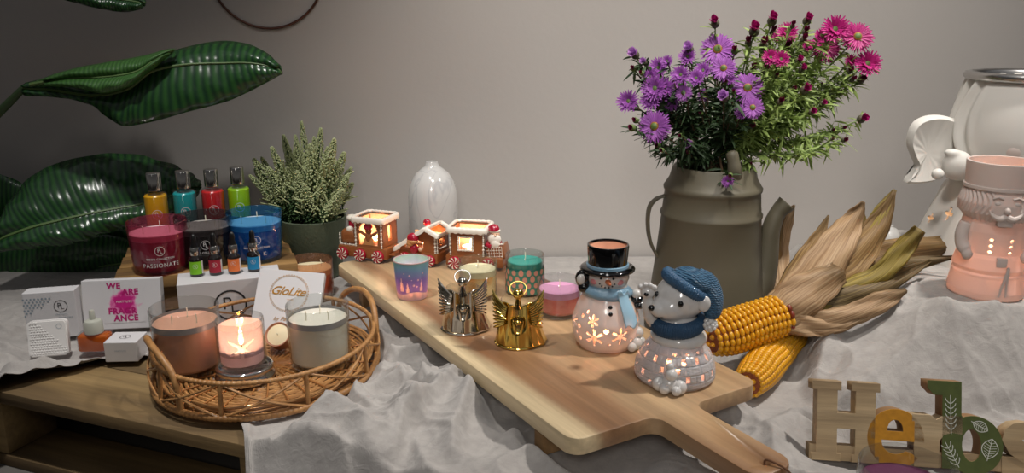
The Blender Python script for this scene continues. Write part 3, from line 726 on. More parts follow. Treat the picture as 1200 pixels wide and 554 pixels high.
def shell(name, prof_r, z0, z1, nth, nz, m, parent, hole=None, thick=.002, disp=None, a_from=0, loc=None, sy=1):
    """round shell with real cut-outs; theta 0 faces local -Y"""
    bm = bmesh.new(); V = {}
    def vert(i, j):
        i %= nth
        if (i, j) not in V:
            th = -PI + 2 * PI * i / nth; z = z0 + (z1 - z0) * j / nz; r = prof_r(z)
            if disp: r += disp(th, z)
            V[i, j] = bm.verts.new((r * math.sin(th), -r * math.cos(th) * sy, z))
        return V[i, j]
    for i in range(nth):
        th = -PI + 2 * PI * (i + .5) / nth
        for j in range(nz):
            z = z0 + (z1 - z0) * (j + .5) / nz
            if hole and hole(th, z): continue
            bm.faces.new((vert(i, j), vert(i + 1, j), vert(i + 1, j + 1), vert(i, j + 1)))
    me = bpy.data.meshes.new(name); bm.to_mesh(me); bm.free()
    o = link(name, me, m, parent, angle=None, loc=loc); solid(o, thick, -1)
    return o
shell('frosted_sleeve', lambda z: R - .0032, .022, .066, 150, 70, 'frost_lilac', vg, hole=lambda th, z: star_in(th, z), thick=.0006)
MB().lathe([(0, .006), (.032, .006), (.0335, .010), (.0335, .028), (.032, .030), (0, .028)], seg=40).build('wax', 'wax_lilac', vg)
MB().tube([(0, 0, .026), (0, 0, .036)], .001, 6).build('wick', 'wick_burnt', vg)
flame(vg, 0, -.002, .033, 1.45)
glow((vp[0] - .003, vp[1], TZ + .0225 + .050), .44, (1, .62, .36), .006)
# tealight tipped up against the glolite box
tp_ = gp(330, 405, .022)
tl = thing('tealight', 'small tealight with cream wax in a coppery cup tipped up beside the white candle', 'tealight', (tp_.x - .002, tp_.y, .0395), rot=(.85, 0, -.15))
mat('copper_cup', '#b98468', .4, metal=.3)
MB().lathe([(0, -.014), (.019, -.014), (.0215, -.010), (.0225, .012), (.0215, .012), (.0205, .009), (0, .009)], seg=40).build('cup', 'copper_cup', tl, angle=50)
MB().lathe([(.0212, .0085), (.015, .010), (0, .0098)], seg=36).build('wax', 'wax_cream', tl)
MB().tube([(0, 0, .009), (0, .0005, .014)], .0007, 5).build('wick', 'wick', tl)
# glolite carton leaning on the back rim inside the tray
TL = wp(303, 320.5, 1.462); TR = wp(375, 322, 1.475); BL = wp(280, 386, 1.372)
vx = (TR - TL); Wg = vx.length; yaw = math.atan2(vx.y, vx.x); foot = gp(320, 394, .0165); hgt = .124; lean = -.60
gb = carton('gift_box', 'flat white carton with gold script inside a gold ring, leaning in the wicker tray', (-.420, 1.386, .0165), .121, .020, .124, .04, lean)
gb.rotation_euler = (lean, .10, .04)
flat_text('lettering', 'GloLite', .023, -.003, .083, 'gold_ink', gb, y=-.0008, shear=.45, offset=.0002, spacing=.92)
flat_text('lettering', 'by PartyLite', .0105, .004, .030, 'gold_ink', gb, y=-.0008, shear=.4)
flat_text('lettering', 'candle', .0045, .004, .068, 'gold_ink', gb, y=-.0008)
mb = MB(); band2d(mb, .036, .0012, lambda x, y: Vector((x, face_y - .0003, .080 + y)), 90, (2, 1)); band2d(mb, .0335, .0006, lambda x, y: Vector((x, face_y - .0003, .080 + y)), 90); mb.build('gold_ring', 'gold_ink', gb, smooth=False)

# orange jar behind
glassmat('peach_glass', '#f3d9c8', frost=.12, frostcol='#e8b294')
oj = jar('jar_candle', 'orange candle in a clear glass, between the wicker tray and the heather pot', (*gp(366, 346, .004).xy, .004), .0465, .082, .062, 'wax_orange', glass='peach_glass', wicks=2, top='wax_cream')

# ------------------------------------------------------------------ candles on the board
def on_board(px, py): p = gp(px, py, BZ + .0006); return p
jar('jar_candle', 'yellow to orange candle in a clear glass, behind the silver angel', on_board(560, 347), .0365, .072, .055, 'wax_yelloworange', top='wax_cream')
tj = jar('jar_candle', 'teal candle in a glass printed with copper leaf shapes, behind the gold angel', on_board(615, 341), .0365, .075, .062, 'wax_teal')
mat('leaf_print_green', '#4a8572', .5); mat('leaf_print_pink', '#d99a86', .45, metal=.2)
MB().lathe([(.0368, .004), (.0368, .050)], seg=48).build('printed_sleeve', 'leaf_print_green', tj)
for r_ in range(4):
    for k in range(16):
        a = 2 * PI * (k + .5 * (r_ % 2)) / 16; z = .010 + r_ * .0118
        q = [Vector((.0373 * math.sin(a + .0046 * math.cos(t) / .0365), -.0373 * math.cos(a + .0046 * math.cos(t) / .0365), z + .0052 * math.sin(t) * (1 if math.sin(t) < 0 or (k + r_) % 3 else 1.5))) for t in [i * PI / 8 for i in range(16)]]
        mb = MB(); mb.bm.faces.new([mb.bm.verts.new(v) for v in q]); 
        if k == 0 and r_ == 0: allm = bmesh.new()
        me_ = mb.mesh('x', False, False); allm.from_mesh(me_)
me_ = bpy.data.meshes.new('p'); allm.to_mesh(me_); link('leaf_print', me_, 'leaf_print_pink', tj, smooth=False)
jar('jar_candle', 'coral candle with a violet top in a clear glass, left of the snowman', on_board(655, 367), .0385, .064, .047, 'wax_coral', top='wax_pinkviolet')
wj = jar('jar_candle', 'dark purple candle in a clear glass in front of the wooden word sign', (.447, .815, .012), .0530, .078, .052, 'wax_purple', top='wax_purple')
# snow-scene votive
T = NT('snow_glaze'); bs = T.n('ShaderNodeBsdfPrincipled'); pset(bs, Roughness=.3, **{'Coat Weight': .3})
tcn = T.n('ShaderNodeTexCoord'); sx_ = T.n('ShaderNodeSeparateXYZ'); T.l(tcn.outputs['Object'], sx_.inputs[0])
nz = T.n('ShaderNodeTexNoise'); nz.inputs['Scale'].default_value = 22; T.l(tcn.outputs['Object'], nz.inputs[0])
ma = T.n('ShaderNodeMath', operation='MULTIPLY_ADD'); ma.inputs[1].default_value = .03; T.l(nz.outputs['Fac'], ma.inputs[0]); T.l(sx_.outputs['Z'], ma.inputs[2])
mr = T.n('ShaderNodeMapRange'); mr.inputs[1].default_value = .012; mr.inputs[2].default_value = .09; T.l(ma.outputs[0], mr.inputs[0])
cr = T.n('ShaderNodeValToRGB'); e = cr.color_ramp.elements; e[0].color = lin('#e0b4d2'); e[1].color = lin('#86bcbc')
for ps, c in ((.25, '#a584c0'), (.52, '#8575b4'), (.75, '#7a9fc0')): cr.color_ramp.elements.new(ps).color = lin(c)
T.l(mr.outputs[0], cr.inputs[0]); T.l(cr.outputs[0], bs.inputs['Base Color'])
tr = T.n('ShaderNodeBsdfTranslucent'); T.l(cr.outputs[0], tr.inputs['Color']); mx = T.n('ShaderNodeMixShader'); mx.inputs[0].default_value = .35
T.l(bs.outputs[0], mx.inputs[1]); T.l(tr.outputs[0], mx.inputs[2]); T.l(mx.outputs[0], T.out.inputs[0]); M['snow_glaze'] = T.m
mat('bisque_pink', '#d9bfc0', .5, transl=.45)
vt = thing('votive_holder', 'small lit teal and violet porcelain holder with a white snow scene', 'candle holder', on_board(483, 347), facing(on_board(483, 347)))
rp = lambda z: .0275 + .0055 * (z / .072)
def tree(th, z):
    x = th * .031
    for (cx, w, h, b) in ((-.0205, .006, .028, .018), (-.008, .0055, .020, .016), (.019, .005, .022, .018)):
        if b <= z <= b + h and abs(x - cx) < w * (1 - (z - b) / h) * (.6 + .4 * (((z - b) * 120) % 1)): return True
    for (cx, cz, r) in ((.004, .030, .0020), (.012, .040, .0016), (-.004, .050, .0014), (.022, .052, .0014), (-.014, .053, .0012), (.0, .0405, .001), (.010, .0275, .0015)):
        if (x - cx) ** 2 + (z - cz) ** 2 < r * r: return True
    return False
snow = lambda th: .014 + .003 * math.sin(th * 3 + 1)
shell('porcelain_cup', rp, 0, .072, 200, 110, 'snow_glaze', vt, hole=lambda th, z: tree(th, z) or z < snow(th), thick=.0018)
shell('snow_band', rp, 0, .072, 200, 110, 'bisque_pink', vt, hole=lambda th, z: not (tree(th, z) or z < snow(th)), thick=.0018)
MB().lathe([(0, 0), (.0274, 0), (.0274, .002), (0, .002)], seg=40).build('base', 'bisque_pink', vt)
MB().tube([(.0325 * math.cos(a), .0325 * math.sin(a), .072) for a in [2 * PI * k / 60 for k in range(60)]], .0013, 6, closed=True).build('rim', 'bisque_pink', vt)
tealight(vt, .0022); q = on_board(483, 347); glow((q.x, q.y, BZ + .034), .22)
# ------------------------------------------------------------------ angel candle holders
def angel(p, m, label, robe_side):
    t = thing('angel_candle_holder', label, 'candle holder', p, facing(p), scale=1.07)
    # footed disc and glass cup
    MB().lathe([(0, 0), (.035, 0), (.0355, .0015), (.034, .003), (0, .003)], seg=56).build('base_disc', m, t)
    MB().lathe(glass_prof(.0265, .068, t=.002, rb=.004, z0=.0035), seg=44).build('glass_cup', 'clear_glass', t, angle=50)
    MB().lathe([(0, .009), (.0235, .009), (.0235, .030), (0, .029)], seg=32).build('wax', 'wax_peach', t)
    # robe: a wrapped metal sheet, lower at the back, with a neckline and pleats, flaring to one side
    R = .0300
    def robe(u, v):
        th = -2.2 + 4.4 * u; ath = abs(th)
        ztop = .071 - .010 * math.exp(-(th / .33) ** 2) - .014 * max(0, ath - .75) - .020 * max(0, ath - 1.6)
        z = .003 + (ztop - .003) * v
        r = R + .0035 * (1 - v) ** 3 + .0009 * math.cos(th * 11) * (1 - v)
        r += .010 * (1 - v) ** 2.0 * max(0, math.sin(th * robe_side)) ** 2
        r -= .0085 * math.exp(-(th / .30) ** 2) * float(sstep(.34, .62, np.array(v)))
        r += .0022 * math.exp(-((ath - .42) / .09) ** 2) * float(sstep(.25, .6, np.array(v)))
        return Vector((r * math.sin(th), -r * math.cos(th), z))
    o = MB().grid(robe, 111, 40).build('robe', m, t, angle=None); solid(o, .0012)
    # folded hands and long sleeves meeting in front
    MB().ell((0, -R - .0005, .0415), (.0050, .0028, .0040)).ell((.0045, -R + .0005, .030), (.0022, .0018, .015), Euler((0, .20, 0)).to_matrix()).ell((-.0045, -R + .0005, .030), (.0022, .0018, .015), Euler((0, -.20, 0)).to_matrix()).build('sleeves', m, t)
    MB().ell((0, -R + .007, .0835), .0082, u=28, v=18).tube([(0, -R + .008, .077), (0, -R + .009, .060)], [.003, .006], 12).build('head', m, t)
    c = Vector((0, -R + .010, .0905)); mb = MB(); mb.tube([c + Vector((.0120 * math.cos(a), .004 * math.sin(a), .0095 * math.sin(a))) for a in [2 * PI * k / 40 for k in range(40)]], .0010, 7, closed=True); mb.build('halo', 'gold_satin' if m == 'gold' else 'silver_satin', t)
    for s in (-1, 1):
        mb = MB()
        for k in range(10):                      # feather ribs fanning out over the shoulder
            f = k / 9; P = []
            for j in range(9):
                g = j / 8; th = s * (.50 + .16 * f + (.80 - .30 * f) * g); z = (.064 - .026 * f) + (.021 - .030 * f) * g ** 1.2
                r = R + .0030 + .0060 * g; P.append((r * math.sin(th), -r * math.cos(th), z))
            mb.tube(P, [.0018, .0020, .0021, .0022, .0022, .0022, .0020, .0016, .0009], 7)
        mb.build('wing', m, t)
    return t
sa = on_board(543, 384); angel(sa, 'champagne', 'polished silver angel candle holder with feathered wings, left of the gold angel', 1)
ga = on_board(607, 400); angel(ga, 'gold', 'polished gold angel candle holder with feathered wings, between the silver angel and the snowman', 1)

# ------------------------------------------------------------------ snowman lantern
SP = on_board(709, 402); SH = (wp(712, 286, SP.y).z - BZ)        # about .165
sm = thing('snowman_lantern', 'lit white ceramic snowman with black top hat, blue scarf and star cut-outs', 'lantern', SP, facing(SP) + .05)
mat('snow_glaze_white', '#e0dcd7', .2, coat=.5, transl=.22, bump=(90, .12)); mat('scarf_blue', '#6f93ab', .35, coat=.3, bump=(260, .5), var=(60, '#86a7bb', .25)); mat('scarf_trim', '#9cc3d8', .4)
mat('carrot', '#cf7248', .35, coat=.4); mat('cheek', '#d98a8c', .4); mat('peach_inside', '#e8b79a', .5)
def snow_r(z):
    zs = [0, .004, .02, .045, .068, .085, .098, .104]; rs = [.040, .0455, .0525, .0535, .046, .037, .0315, .030]
    return float(np.interp(z, zs, rs))
_zz = np.linspace(0, .104, 105); _rr = np.array([snow_r(z) for z in _zz]); _rr = np.convolve(np.pad(_rr, 5, 'edge'), np.ones(11) / 11, 'valid')
sr = lambda z: float(np.interp(z, _zz, _rr))
def flake(x, z, cx, cz, R, n, inner=.28):
    dx, dz = x - cx, z - cz; r = math.hypot(dx, dz)
    if r > R: return False
    if r < R * inner: return True
    a = math.atan2(dx, dz); w = abs(((a / (2 * PI) * n + .5) % 1) - .5) * 2 * PI / n
    return r * math.sin(w) < R * .135 * (1.25 if r > R * .5 else .9)
def snow_hole(th, z):
    x = th * .050
    for cx, cz, R, n in ((-.022, .054, .0095, 6), (-.019, .028, .0145, 6), (.020, .031, .0135, 6), (.055, .05, .012, 6), (-.062, .045, .011, 6)):
        if flake(x, z, cx, cz, R, n): return True
    for cx, cz, r in ((-.001, .040, .0038), (-.043, .058, .0035), (-.046, .041, .0038), (-.044, .022, .0038), (.004, .018, .0022), (-.034, .066, .003), (.042, .020, .003), (-.052, .030, .003)):
        if (x - cx) ** 2 + (z - cz) ** 2 < r * r: return True
    return False
shell('body', sr, 0, .104, 300, 150, 'snow_glaze_white', sm, hole=snow_hole, thick=.0028)
MB().lathe([(0, 0), (.0385, 0), (.0385, .003), (0, .003)], seg=48).build('base', 'snow_glaze_white', sm)
HZ = .112
MB().lathe([(0, HZ - .018), (.02, HZ - .02), (.031, HZ - .010), (.0345, HZ), (.0335, HZ + .006), (.029, HZ + .014), (0, HZ + .02)], seg=48).build('head', 'snow_glaze_white', sm, angle=80)
# hat: open top hat with a peach inside
top = SH
MB().lathe([(.020, .1225), (.039, .1225), (.0425, .1240), (.043, .1265), (.0405, .1290), (.032, .130)], seg=56).build('hat_brim', 'gloss_black', sm, angle=70)
MB().lathe([(.0300, .128), (.0305, .136), (.0325, top - .002), (.0318, top), (.0295, top), (.0287, top - .004)], seg=56).build('hat_crown', 'gloss_black', sm, angle=60)
MB().lathe([(.0289, top - .003), (.0275, .133), (0, .132)], seg=48).build('hat_lining', 'peach_inside', sm)
MB().lathe([(.0312, .1292), (.0332, .1297), (.0330, .1335), (.0309, .1345)], seg=56).build('hat_band', 'scarf_blue', sm)
# scarf
def scarf(th, z): return 0
def scarf_fn(r, z, a): return r + .0012 * math.sin(a * 3 + z * 300), z + .003 * math.cos(a + 2.2)
MB().lathe([(.032, .080), (.0375, .0815), (.0405, .086), (.0405, .091), (.038, .0955), (.0335, .099), (.030, .0995)], seg=64, fn=scarf_fn).build('scarf', 'scarf_blue', sm, angle=None)
def tail(u, v):
    th = .62 + (u - .5) * .46 + .12 * v; z = .098 - .052 * v + .003 * math.sin(u * 9); r = sr(max(0, min(.104, z))) + .0065 + .002 * math.sin(u * PI) - .001 * v
    if v < .3: r = max(r, .043 - v * .01)
    return Vector((r * math.sin(th), -r * math.cos(th), z))
o = MB().grid(tail, 16, 20).build('scarf_tail', 'scarf_trim', sm, angle=None); solid(o, .0028)
# face
def on_head(th, dz, r=.0342): return Vector((r * math.sin(th), -r * math.cos(th), HZ + dz))
mb = MB()
for th, dz in ((-.33, .0065), (.24, .0065)): mb.ell(on_head(th, dz, .0337), (.0019, .0012, .0019))
for k in range(6):
    a = -1.2 + k * 2.4 / 5; mb.ell(on_head(-.04 + .36 * math.sin(a), .001 - .0085 * math.cos(a), .0342), (.0013, .001, .0013), u=12, v=8)
mb.build('eyes_and_mouth', 'black', sm)
nm_ = MB(); base = on_head(-.02, .0015, .0315); tip = base + Vector((.004, -.013, -.001)); nm_.tube(catmull([base, (base + tip) / 2, tip], 5), [.0045, .0046, .0045, .0042, .0039, .0036, .0032, .0028, .0024, .0018, .0008], 14); nm_.build('carrot_nose', 'carrot', sm)
for th in (-.72, .62): MB().ell(on_head(th, -.001, .0318), (.0062, .0042, .0050), Euler((0, 0, th)).to_matrix()).build('cheek', 'cheek', sm)
mb = MB()
for z in (.066, .0755): r = sr(z); mb.ell((r * math.sin(.10), -r * math.cos(.10), z), (.0034, .0022, .0034))
mb.build('buttons', 'gloss_black', sm)
# ear muff / raised black mitten at the left, and the other mitten at the right
MB().ell((-.0375, -.012, .112), (.0125, .0095, .0145)).ell((-.0365, -.016, .099), (.0090, .009, .009)).tube([(-.036, -.012, .118), (-.030, -.006, .128)], [.006, .003], 10).build('ear_muff', 'gloss_black', sm)
MB().ell((-.0410, -.0205, .1125), (.0066, .0042, .0085)).build('muff_pad', 'snow_glaze_white', sm)
MB().ell((.047, -.006, .078), (.012, .010, .007)).ell((.051, -.010, .070), (.009, .009, .007)).build('mitten', 'gloss_black', sm)
MB().ell((.046, -.008, .087), (.008, .0075, .0075)).build('snowball', 'snow_glaze_white', sm)
mb = MB()
for c, r in (((.046, -.022, .011), .011), ((.054, -.010, .009), .009), ((.049, -.016, .026), .010), ((.045, -.008, .038), .008), ((.040, -.032, .008), .0075)): mb.ell(c, r)
mb.build('snowballs', 'snow_glaze_white', sm)
tealight(sm, .0035, 0, 0); glow((SP.x, SP.y, BZ + .045), .17, (1, .34, .20))

# ------------------------------------------------------------------ polar bear on an igloo
BP = on_board(790, 440)
pb = thing('polar_bear_lantern', 'lit white ceramic polar bear in blue knitted hat and scarf on a brick igloo', 'lantern', BP, facing(BP))
mat('bear_glaze', '#dddad6', .16, coat=.6, bump=(120, .15), var=(40, '#cbc8c6', .3)); mat('igloo_glaze', '#cfd2d3', .22, coat=.5, transl=.25, bump=(150, .2), var=(50, '#b7bcc0', .3))
mat('knit_blue', '#274c6e', .5, var=(45, '#3a6486', .25), coat=.15, bump=(420, .9)); T = NT('knit_rows'); b_k = T.n('ShaderNodeBsdfPrincipled'); pset(b_k, Roughness=.5, **{'Coat Weight': .15}); tk = T.n('ShaderNodeTexCoord')
wk = T.n('ShaderNodeTexWave'); wk.inputs['Scale'].default_value = 95; wk.inputs['Distortion'].default_value = 1.5; wk.bands_direction = 'DIAGONAL'; T.l(tk.outputs['Object'], wk.inputs[0])
wk2 = T.n('ShaderNodeTexWave'); wk2.inputs['Scale'].default_value = 130; wk2.bands_direction = 'Z'; T.l(tk.outputs['Object'], wk2.inputs[0]); ak = T.n('ShaderNodeMath', operation='ADD'); T.l(wk.outputs['Fac'], ak.inputs[0]); T.l(wk2.outputs['Fac'], ak.inputs[1])
rk = T.n('ShaderNodeValToRGB'); rk.color_ramp.elements[0].color = lin('#1f4261'); rk.color_ramp.elements[1].color = lin('#41708f'); hk_ = T.n('ShaderNodeMath', operation='MULTIPLY'); hk_.inputs[1].default_value = .5; T.l(ak.outputs[0], hk_.inputs[0]); T.l(hk_.outputs[0], rk.inputs[0]); T.l(rk.outputs[0], b_k.inputs['Base Color'])
bk = T.n('ShaderNodeBump'); bk.inputs['Strength'].default_value = .8; bk.inputs['Distance'].default_value = .0015; T.l(ak.outputs[0], bk.inputs['Height']); T.l(bk.outputs[0], b_k.inputs['Normal']); T.l(b_k.outputs[0], T.out.inputs[0]); M['knit_rows'] = T.m
mat('scarf_navy', '#1c3d5a', .5, var=(80, '#294f70', .25), bump=(420, .9))
def ig_r(z): return float(np.interp(z, [0, .003, .010, .025, .042, .055, .062], [.051, .056, .0575, .056, .049, .038, .026]))
_z2 = np.linspace(0, .062, 80); _r2 = np.convolve(np.pad([ig_r(z) for z in _z2], 4, 'edge'), np.ones(9) / 9, 'valid'); igr = lambda z: float(np.interp(z, _z2, _r2))
ROW = .0118; NB_ = 15
def brick(th, z):
    row = int(z / ROW); f = (z / ROW) % 1; u = (th / (2 * PI) * NB_ + .5 * (row % 2) + .13 * row); return row, f, u
def ig_hole(th, z):
    row, f, u = brick(th, z)
    if z < .008 or z > .052: return False
    k = math.floor(u); fu = u % 1
    return (k * 7 + row * 5 + k * k * row) % 5 in (0, 1, 3) and .34 < fu < .62 and .08 < f < .95
def ig_disp(th, z):
    row, f, u = brick(th, z); fu = u % 1
    e = min(min(f, 1 - f) * ROW, min(fu, 1 - fu) * 2 * PI * .055 / NB_)
    return -.0013 * math.exp(-(e / .0009) ** 2) + .0008 * NA(th * 20 + 40, z * 600).item() if z > .006 else .001
shell('igloo', igr, 0, .062, 300, 120, 'igloo_glaze', pb, hole=ig_hole, thick=.0025, disp=ig_disp)
MB().lathe([(0, 0), (.050, 0), (.050, .003), (0, .003)], seg=40).build('base', 'igloo_glaze', pb)
# head turned to the picture's left over a short furry body
hd = MB(); HC = Vector((.003, -.002, .122)); dirf = Vector((-.80, -.60, -.04)).normalized(); side = dirf.cross(Vector((0, 0, 1))).normalized()
hd.ell(HC, (.0365, .034, .0325)); hd.ell(HC + dirf * .016 + Vector((0, 0, -.010)), (.027, .027, .021)); hd.ell(HC + dirf * .034 + Vector((0, 0, -.0115)), (.0145, .0155, .0125))
hd.ell((0, 0, .080), (.033, .031, .022)); hd.ell((.003, .002, .062), (.041, .040, .018))
o = hd.build('head', 'bear_glaze', pb); remesh(o, .0018, 8)
front = -side if (-side).y < 0 else side
MB().ell(HC + dirf * .0485 + Vector((0, 0, -.0075)), (.0050, .0050, .0042)).build('nose', 'gloss_black', pb)
mb = MB(); mb.ell(HC + dirf * .0200 + front * .0270 + Vector((0, 0, .0015)), (.0040, .0034, .0046)); mb.ell(HC + dirf * .0335 - front * .0095 + Vector((0, 0, .0065)), (.0036, .0036, .0046)); mb.build('eyes', 'gloss_black', pb)
mc = HC + dirf * .0445 + front * .004 + Vector((0, 0, -.0185)); MB().tube(catmull([mc, mc - dirf * .007 + front * .0065 + Vector((0, 0, -.0010)), mc - dirf * .014 + front * .0105 + Vector((0, 0, .002))], 5), .0006, 5).build('mouth', 'black', pb)
er = MB(); ec = HC + Vector((.0315, -.020, -.001)); er.ell(ec, (.0095, .0065, .0120)); er.build('ear', 'bear_glaze', pb)
# raised paw
pw = MB(); pc = Vector((-.043, -.018, .131)); pw.tube(catmull([(-.028, -.008, .078), (-.040, -.014, .100), pc], 6), [.0095] * 6 + [.0085] * 4 + [.007, .006, .005], 12); pw.ell(pc, (.0102, .0088, .0098))
for k in range(4): pw.ell(pc + Vector((-.0096 + k * .0064, -.004, .0085 + .0035 * math.sin(k * PI / 3))), .0040)
o = pw.build('raised_paw', 'bear_glaze', pb); remesh(o, .0010, 1)
MB().ell(pc + Vector((-.001, -.0078, -.001)), (.0035, .0018, .003)).build('paw_pad', 'gloss_black', pb)
# scarf with knit ridges
def knit(r, z, a): return r + .0007 * math.sin(a * 70) , z + .0045 * math.sin(a + .4)
MB().lathe([(.028, .075), (.0355, .0745), (.0390, .079), (.0395, .087), (.0365, .0935), (.029, .096)], (0, -.001, 0), seg=280, fn=knit).build('scarf', 'scarf_navy', pb, angle=None)
# knitted hat: ribbed cuff tipped to the back, crown hanging down on the right
nrm = Vector((.50, .16, .86)).normalized(); q = orient(nrm)
P = catmull([HC + Vector((.020, .004, .024)), HC + Vector((.034, .001, .020)), HC + Vector((.043, -.003, .004)), HC + Vector((.0445, -.006, -.012)), HC + Vector((.042, -.008, -.026))], 12)
n = len(P); rad = np.interp(np.linspace(0, 1, n), [0, .3, .6, .85, 1], [.019, .0165, .0145, .0125, .008])
mb = MB(); mb.tube(P, [float(r) for r in rad], 24); mb.ell(HC + Vector((.012, .005, .018)), (.0325, .031, .0235), Euler((0, .30, 0)).to_matrix()); mb.ell(HC + Vector((.022, -.010, .026)), (.020, .016, .012), Euler((0, .5, 0)).to_matrix())
o = mb.build('hat', 'knit_rows', pb, angle=None); remesh(o, .0016, 4)
cu = MB(); cu.lathe([(.028, -.007), (.0345, -.0075), (.0385, -.002), (.0388, .004), (.0355, .009), (.028, .009)], seg=240, m=q, c=HC + Vector((.0060, .004, .0150)), fn=lambda r, z, a: (r + .0009 * math.sin(a * 60), z))
cu.build('hat_cuff', 'knit_blue', pb, angle=None)
pm = MB(); pcn = P[-1] + Vector((.0, -.004, -.008))
for k in range(26):
    a = k * 2.4; zz = 1 - 2 * (k + .5) / 26; rr = math.sqrt(1 - zz * zz); pm.ico(pcn + Vector((rr * math.cos(a), rr * math.sin(a), zz)) * .0078, .0034, 2)
pm.build('pompom', 'bear_glaze', pb)
mb = MB()
for c, r in (((-.006, -.055, .012), .012), ((-.020, -.054, .010), .010), ((.008, -.057, .009), .0105), ((-.004, -.058, .027), .009), ((-.012, -.064, .008), .008), ((.004, -.066, .007), .007), ((-.006, -.055, .038), .0055)): mb.ell(c, r)
mb.build('snowballs', 'bear_glaze', pb)
tealight(pb, .0035); glow((BP.x, BP.y, BZ + .034), .22, (1, .36, .24))
# ------------------------------------------------------------------ gingerbread train
mat('gingerbread', '#96592f', .38, coat=.25, var=(70, '#8a5029', .25), bump=(150, .3)); mat('icing', '#efe6d8', .3, coat=.4); mat('candy_red', '#a51330', .25, coat=.4)
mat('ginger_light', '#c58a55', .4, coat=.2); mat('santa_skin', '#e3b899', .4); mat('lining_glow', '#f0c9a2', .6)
def icing_line(mb, a, b, n=14, r=.0022):
    a, b = Vector(a), Vector(b)
    for i in range(n + 1): mb.ico(a.lerp(b, i / n) + Vector((0, -.0004 * (i % 2), 0)), r * (1 + .25 * math.sin(i * 2.7)), 1)
def wheel(t, x, y, z, r=.0125):
    mb = MB(); mb.lathe([(0, -.004), (r * .9, -.004), (r, -.002), (r, .003), (r * .9, .005), (0, .0062)], (x, y, z), seg=32, m=Matrix.Rotation(PI / 2, 3, 'X')); w = mb.build('wheel', 'candy_red', t)
    s = MB()
    for k in range(8):
        pts = []
        for j in range(7):
            rr = r * (.10 + .84 * j / 6); a = 2 * PI * k / 8 + .55 * (j / 6); hw = .36 * (.25 + .75 * j / 6) * .5
            pts.append((rr, a, hw))
        for j in range(6):
            q = []
            for (rr, a, hw), sg in ((pts[j], -1), (pts[j], 1), (pts[j + 1], 1), (pts[j + 1], -1)):
                yy = y - .0052 - .0014 * (1 - rr / r); yy = y - (.0068 - .0014 * (rr / r)) if rr < r * .9 else y - .0056
                q.append(s.bm.verts.new((x + rr * math.cos(a + sg * hw), yy, z + rr * math.sin(a + sg * hw))))
            s.bm.faces.new(q)
    s.build('swirl', 'icing', w, smooth=False)
def wall_panel(mb, w, h, x0, z0, y, t=.004, holes=(), nx=60, nz=50, rot=None, org=None):
    """upright panel with real openings: holes are predicates on (x, z)"""
    V = {}
    f0 = len(mb.bm.faces)
    def vt(i, j, k):
        if (i, j, k) not in V:
            p = Vector((x0 + w * i / nx, y + (t if k else 0), z0 + h * j / nz))
            if rot is not None: p = rot @ (p - org) + org
            V[i, j, k] = mb.bm.verts.new(p)
        return V[i, j, k]
    solid_ = [[not any(f(x0 + w * (i + .5) / nx, z0 + h * (j + .5) / nz) for f in holes) for j in range(nz)] for i in range(nx)]
    for i in range(nx):
        for j in range(nz):
            if not solid_[i][j]: continue
            mb.bm.faces.new((vt(i, j, 0), vt(i + 1, j, 0), vt(i + 1, j + 1, 0), vt(i, j + 1, 0)))
            mb.bm.faces.new((vt(i, j, 1), vt(i, j + 1, 1), vt(i + 1, j + 1, 1), vt(i + 1, j, 1)))
            for di, dj, e in ((-1, 0, ((0, 0), (0, 1))), (1, 0, ((1, 1), (1, 0))), (0, -1, ((1, 0), (0, 0))), (0, 1, ((0, 1), (1, 1)))):
                a, b = i + di, j + dj
                if 0 <= a < nx and 0 <= b < nz and solid_[a][b]: continue
                (a1, b1), (a2, b2) = e
                mb.bm.faces.new((vt(i + a1, j + b1, 0), vt(i + a1, j + b1, 1), vt(i + a2, j + b2, 1), vt(i + a2, j + b2, 0)))
def arch(cx, w, z0, z1): return lambda x, z: abs(x - cx) < w / 2 and z0 < z and (z < z1 - w / 2 or (x - cx) ** 2 + (z - (z1 - w / 2)) ** 2 < (w / 2) ** 2)
def rect(cx, w, z0, z1): return lambda x, z: abs(x - cx) < w / 2 and z0 < z < z1
def side_wall(mb, x, y0, y1, z0, z1, holes=(), t=.004):
    R3 = Matrix.Rotation(PI / 2, 3, 'Z'); org = Vector((0, 0, 0))
    wall_panel(mb, y1 - y0, z1 - z0, y0, z0, -x - t, t, holes, rot=R3, org=org)   # (x,y)->( -y, x)
def roof_frame(t, x0, x1, y0, y1, z, drip=.006, hole=.84, tilt=0):
    """iced slab roof with an open middle and scalloped edges"""
    cx, cy = (x0 + x1) / 2, (y0 + y1) / 2; hx, hy = (x1 - x0) / 2, (y1 - y0) / 2; mb = MB(); N = 96
    def sq(a, sx, sy, p=8): c, s = math.cos(a), math.sin(a); k = (abs(c) ** p + abs(s) ** p) ** (-1 / p); return c * k * sx, s * k * sy
    prof = [(hole, .0), (hole, .0035), (.91, .0052), (.98, .0045), (1.03, .001), (1.04, -.003), (1.02, -drip), (.95, -.002), (hole, .0)]
    cols = []
    for i in range(N):
        a = 2 * PI * i / N; col = []
        for j, (k, dz) in enumerate(prof):
            x, y = sq(a, hx * k, hy * k)
            d = dz
            if j in (5, 6): d = dz - .0022 * abs(math.sin(i * PI / 4 + .4))
            X, Y = cx + x, cy + y
            col.append(mb.bm.verts.new((X, Y, z + d + .0006 * math.sin(i * 1.9) + tilt * (X - cx))))
        cols.append(col)
    for i in range(N):
        A, B = cols[i], cols[(i + 1) % N]
        for j in range(len(prof) - 1): mb.bm.faces.new((A[j], B[j], B[j + 1], A[j + 1]))
    return mb.build('iced_roof', 'icing', t, angle=70)
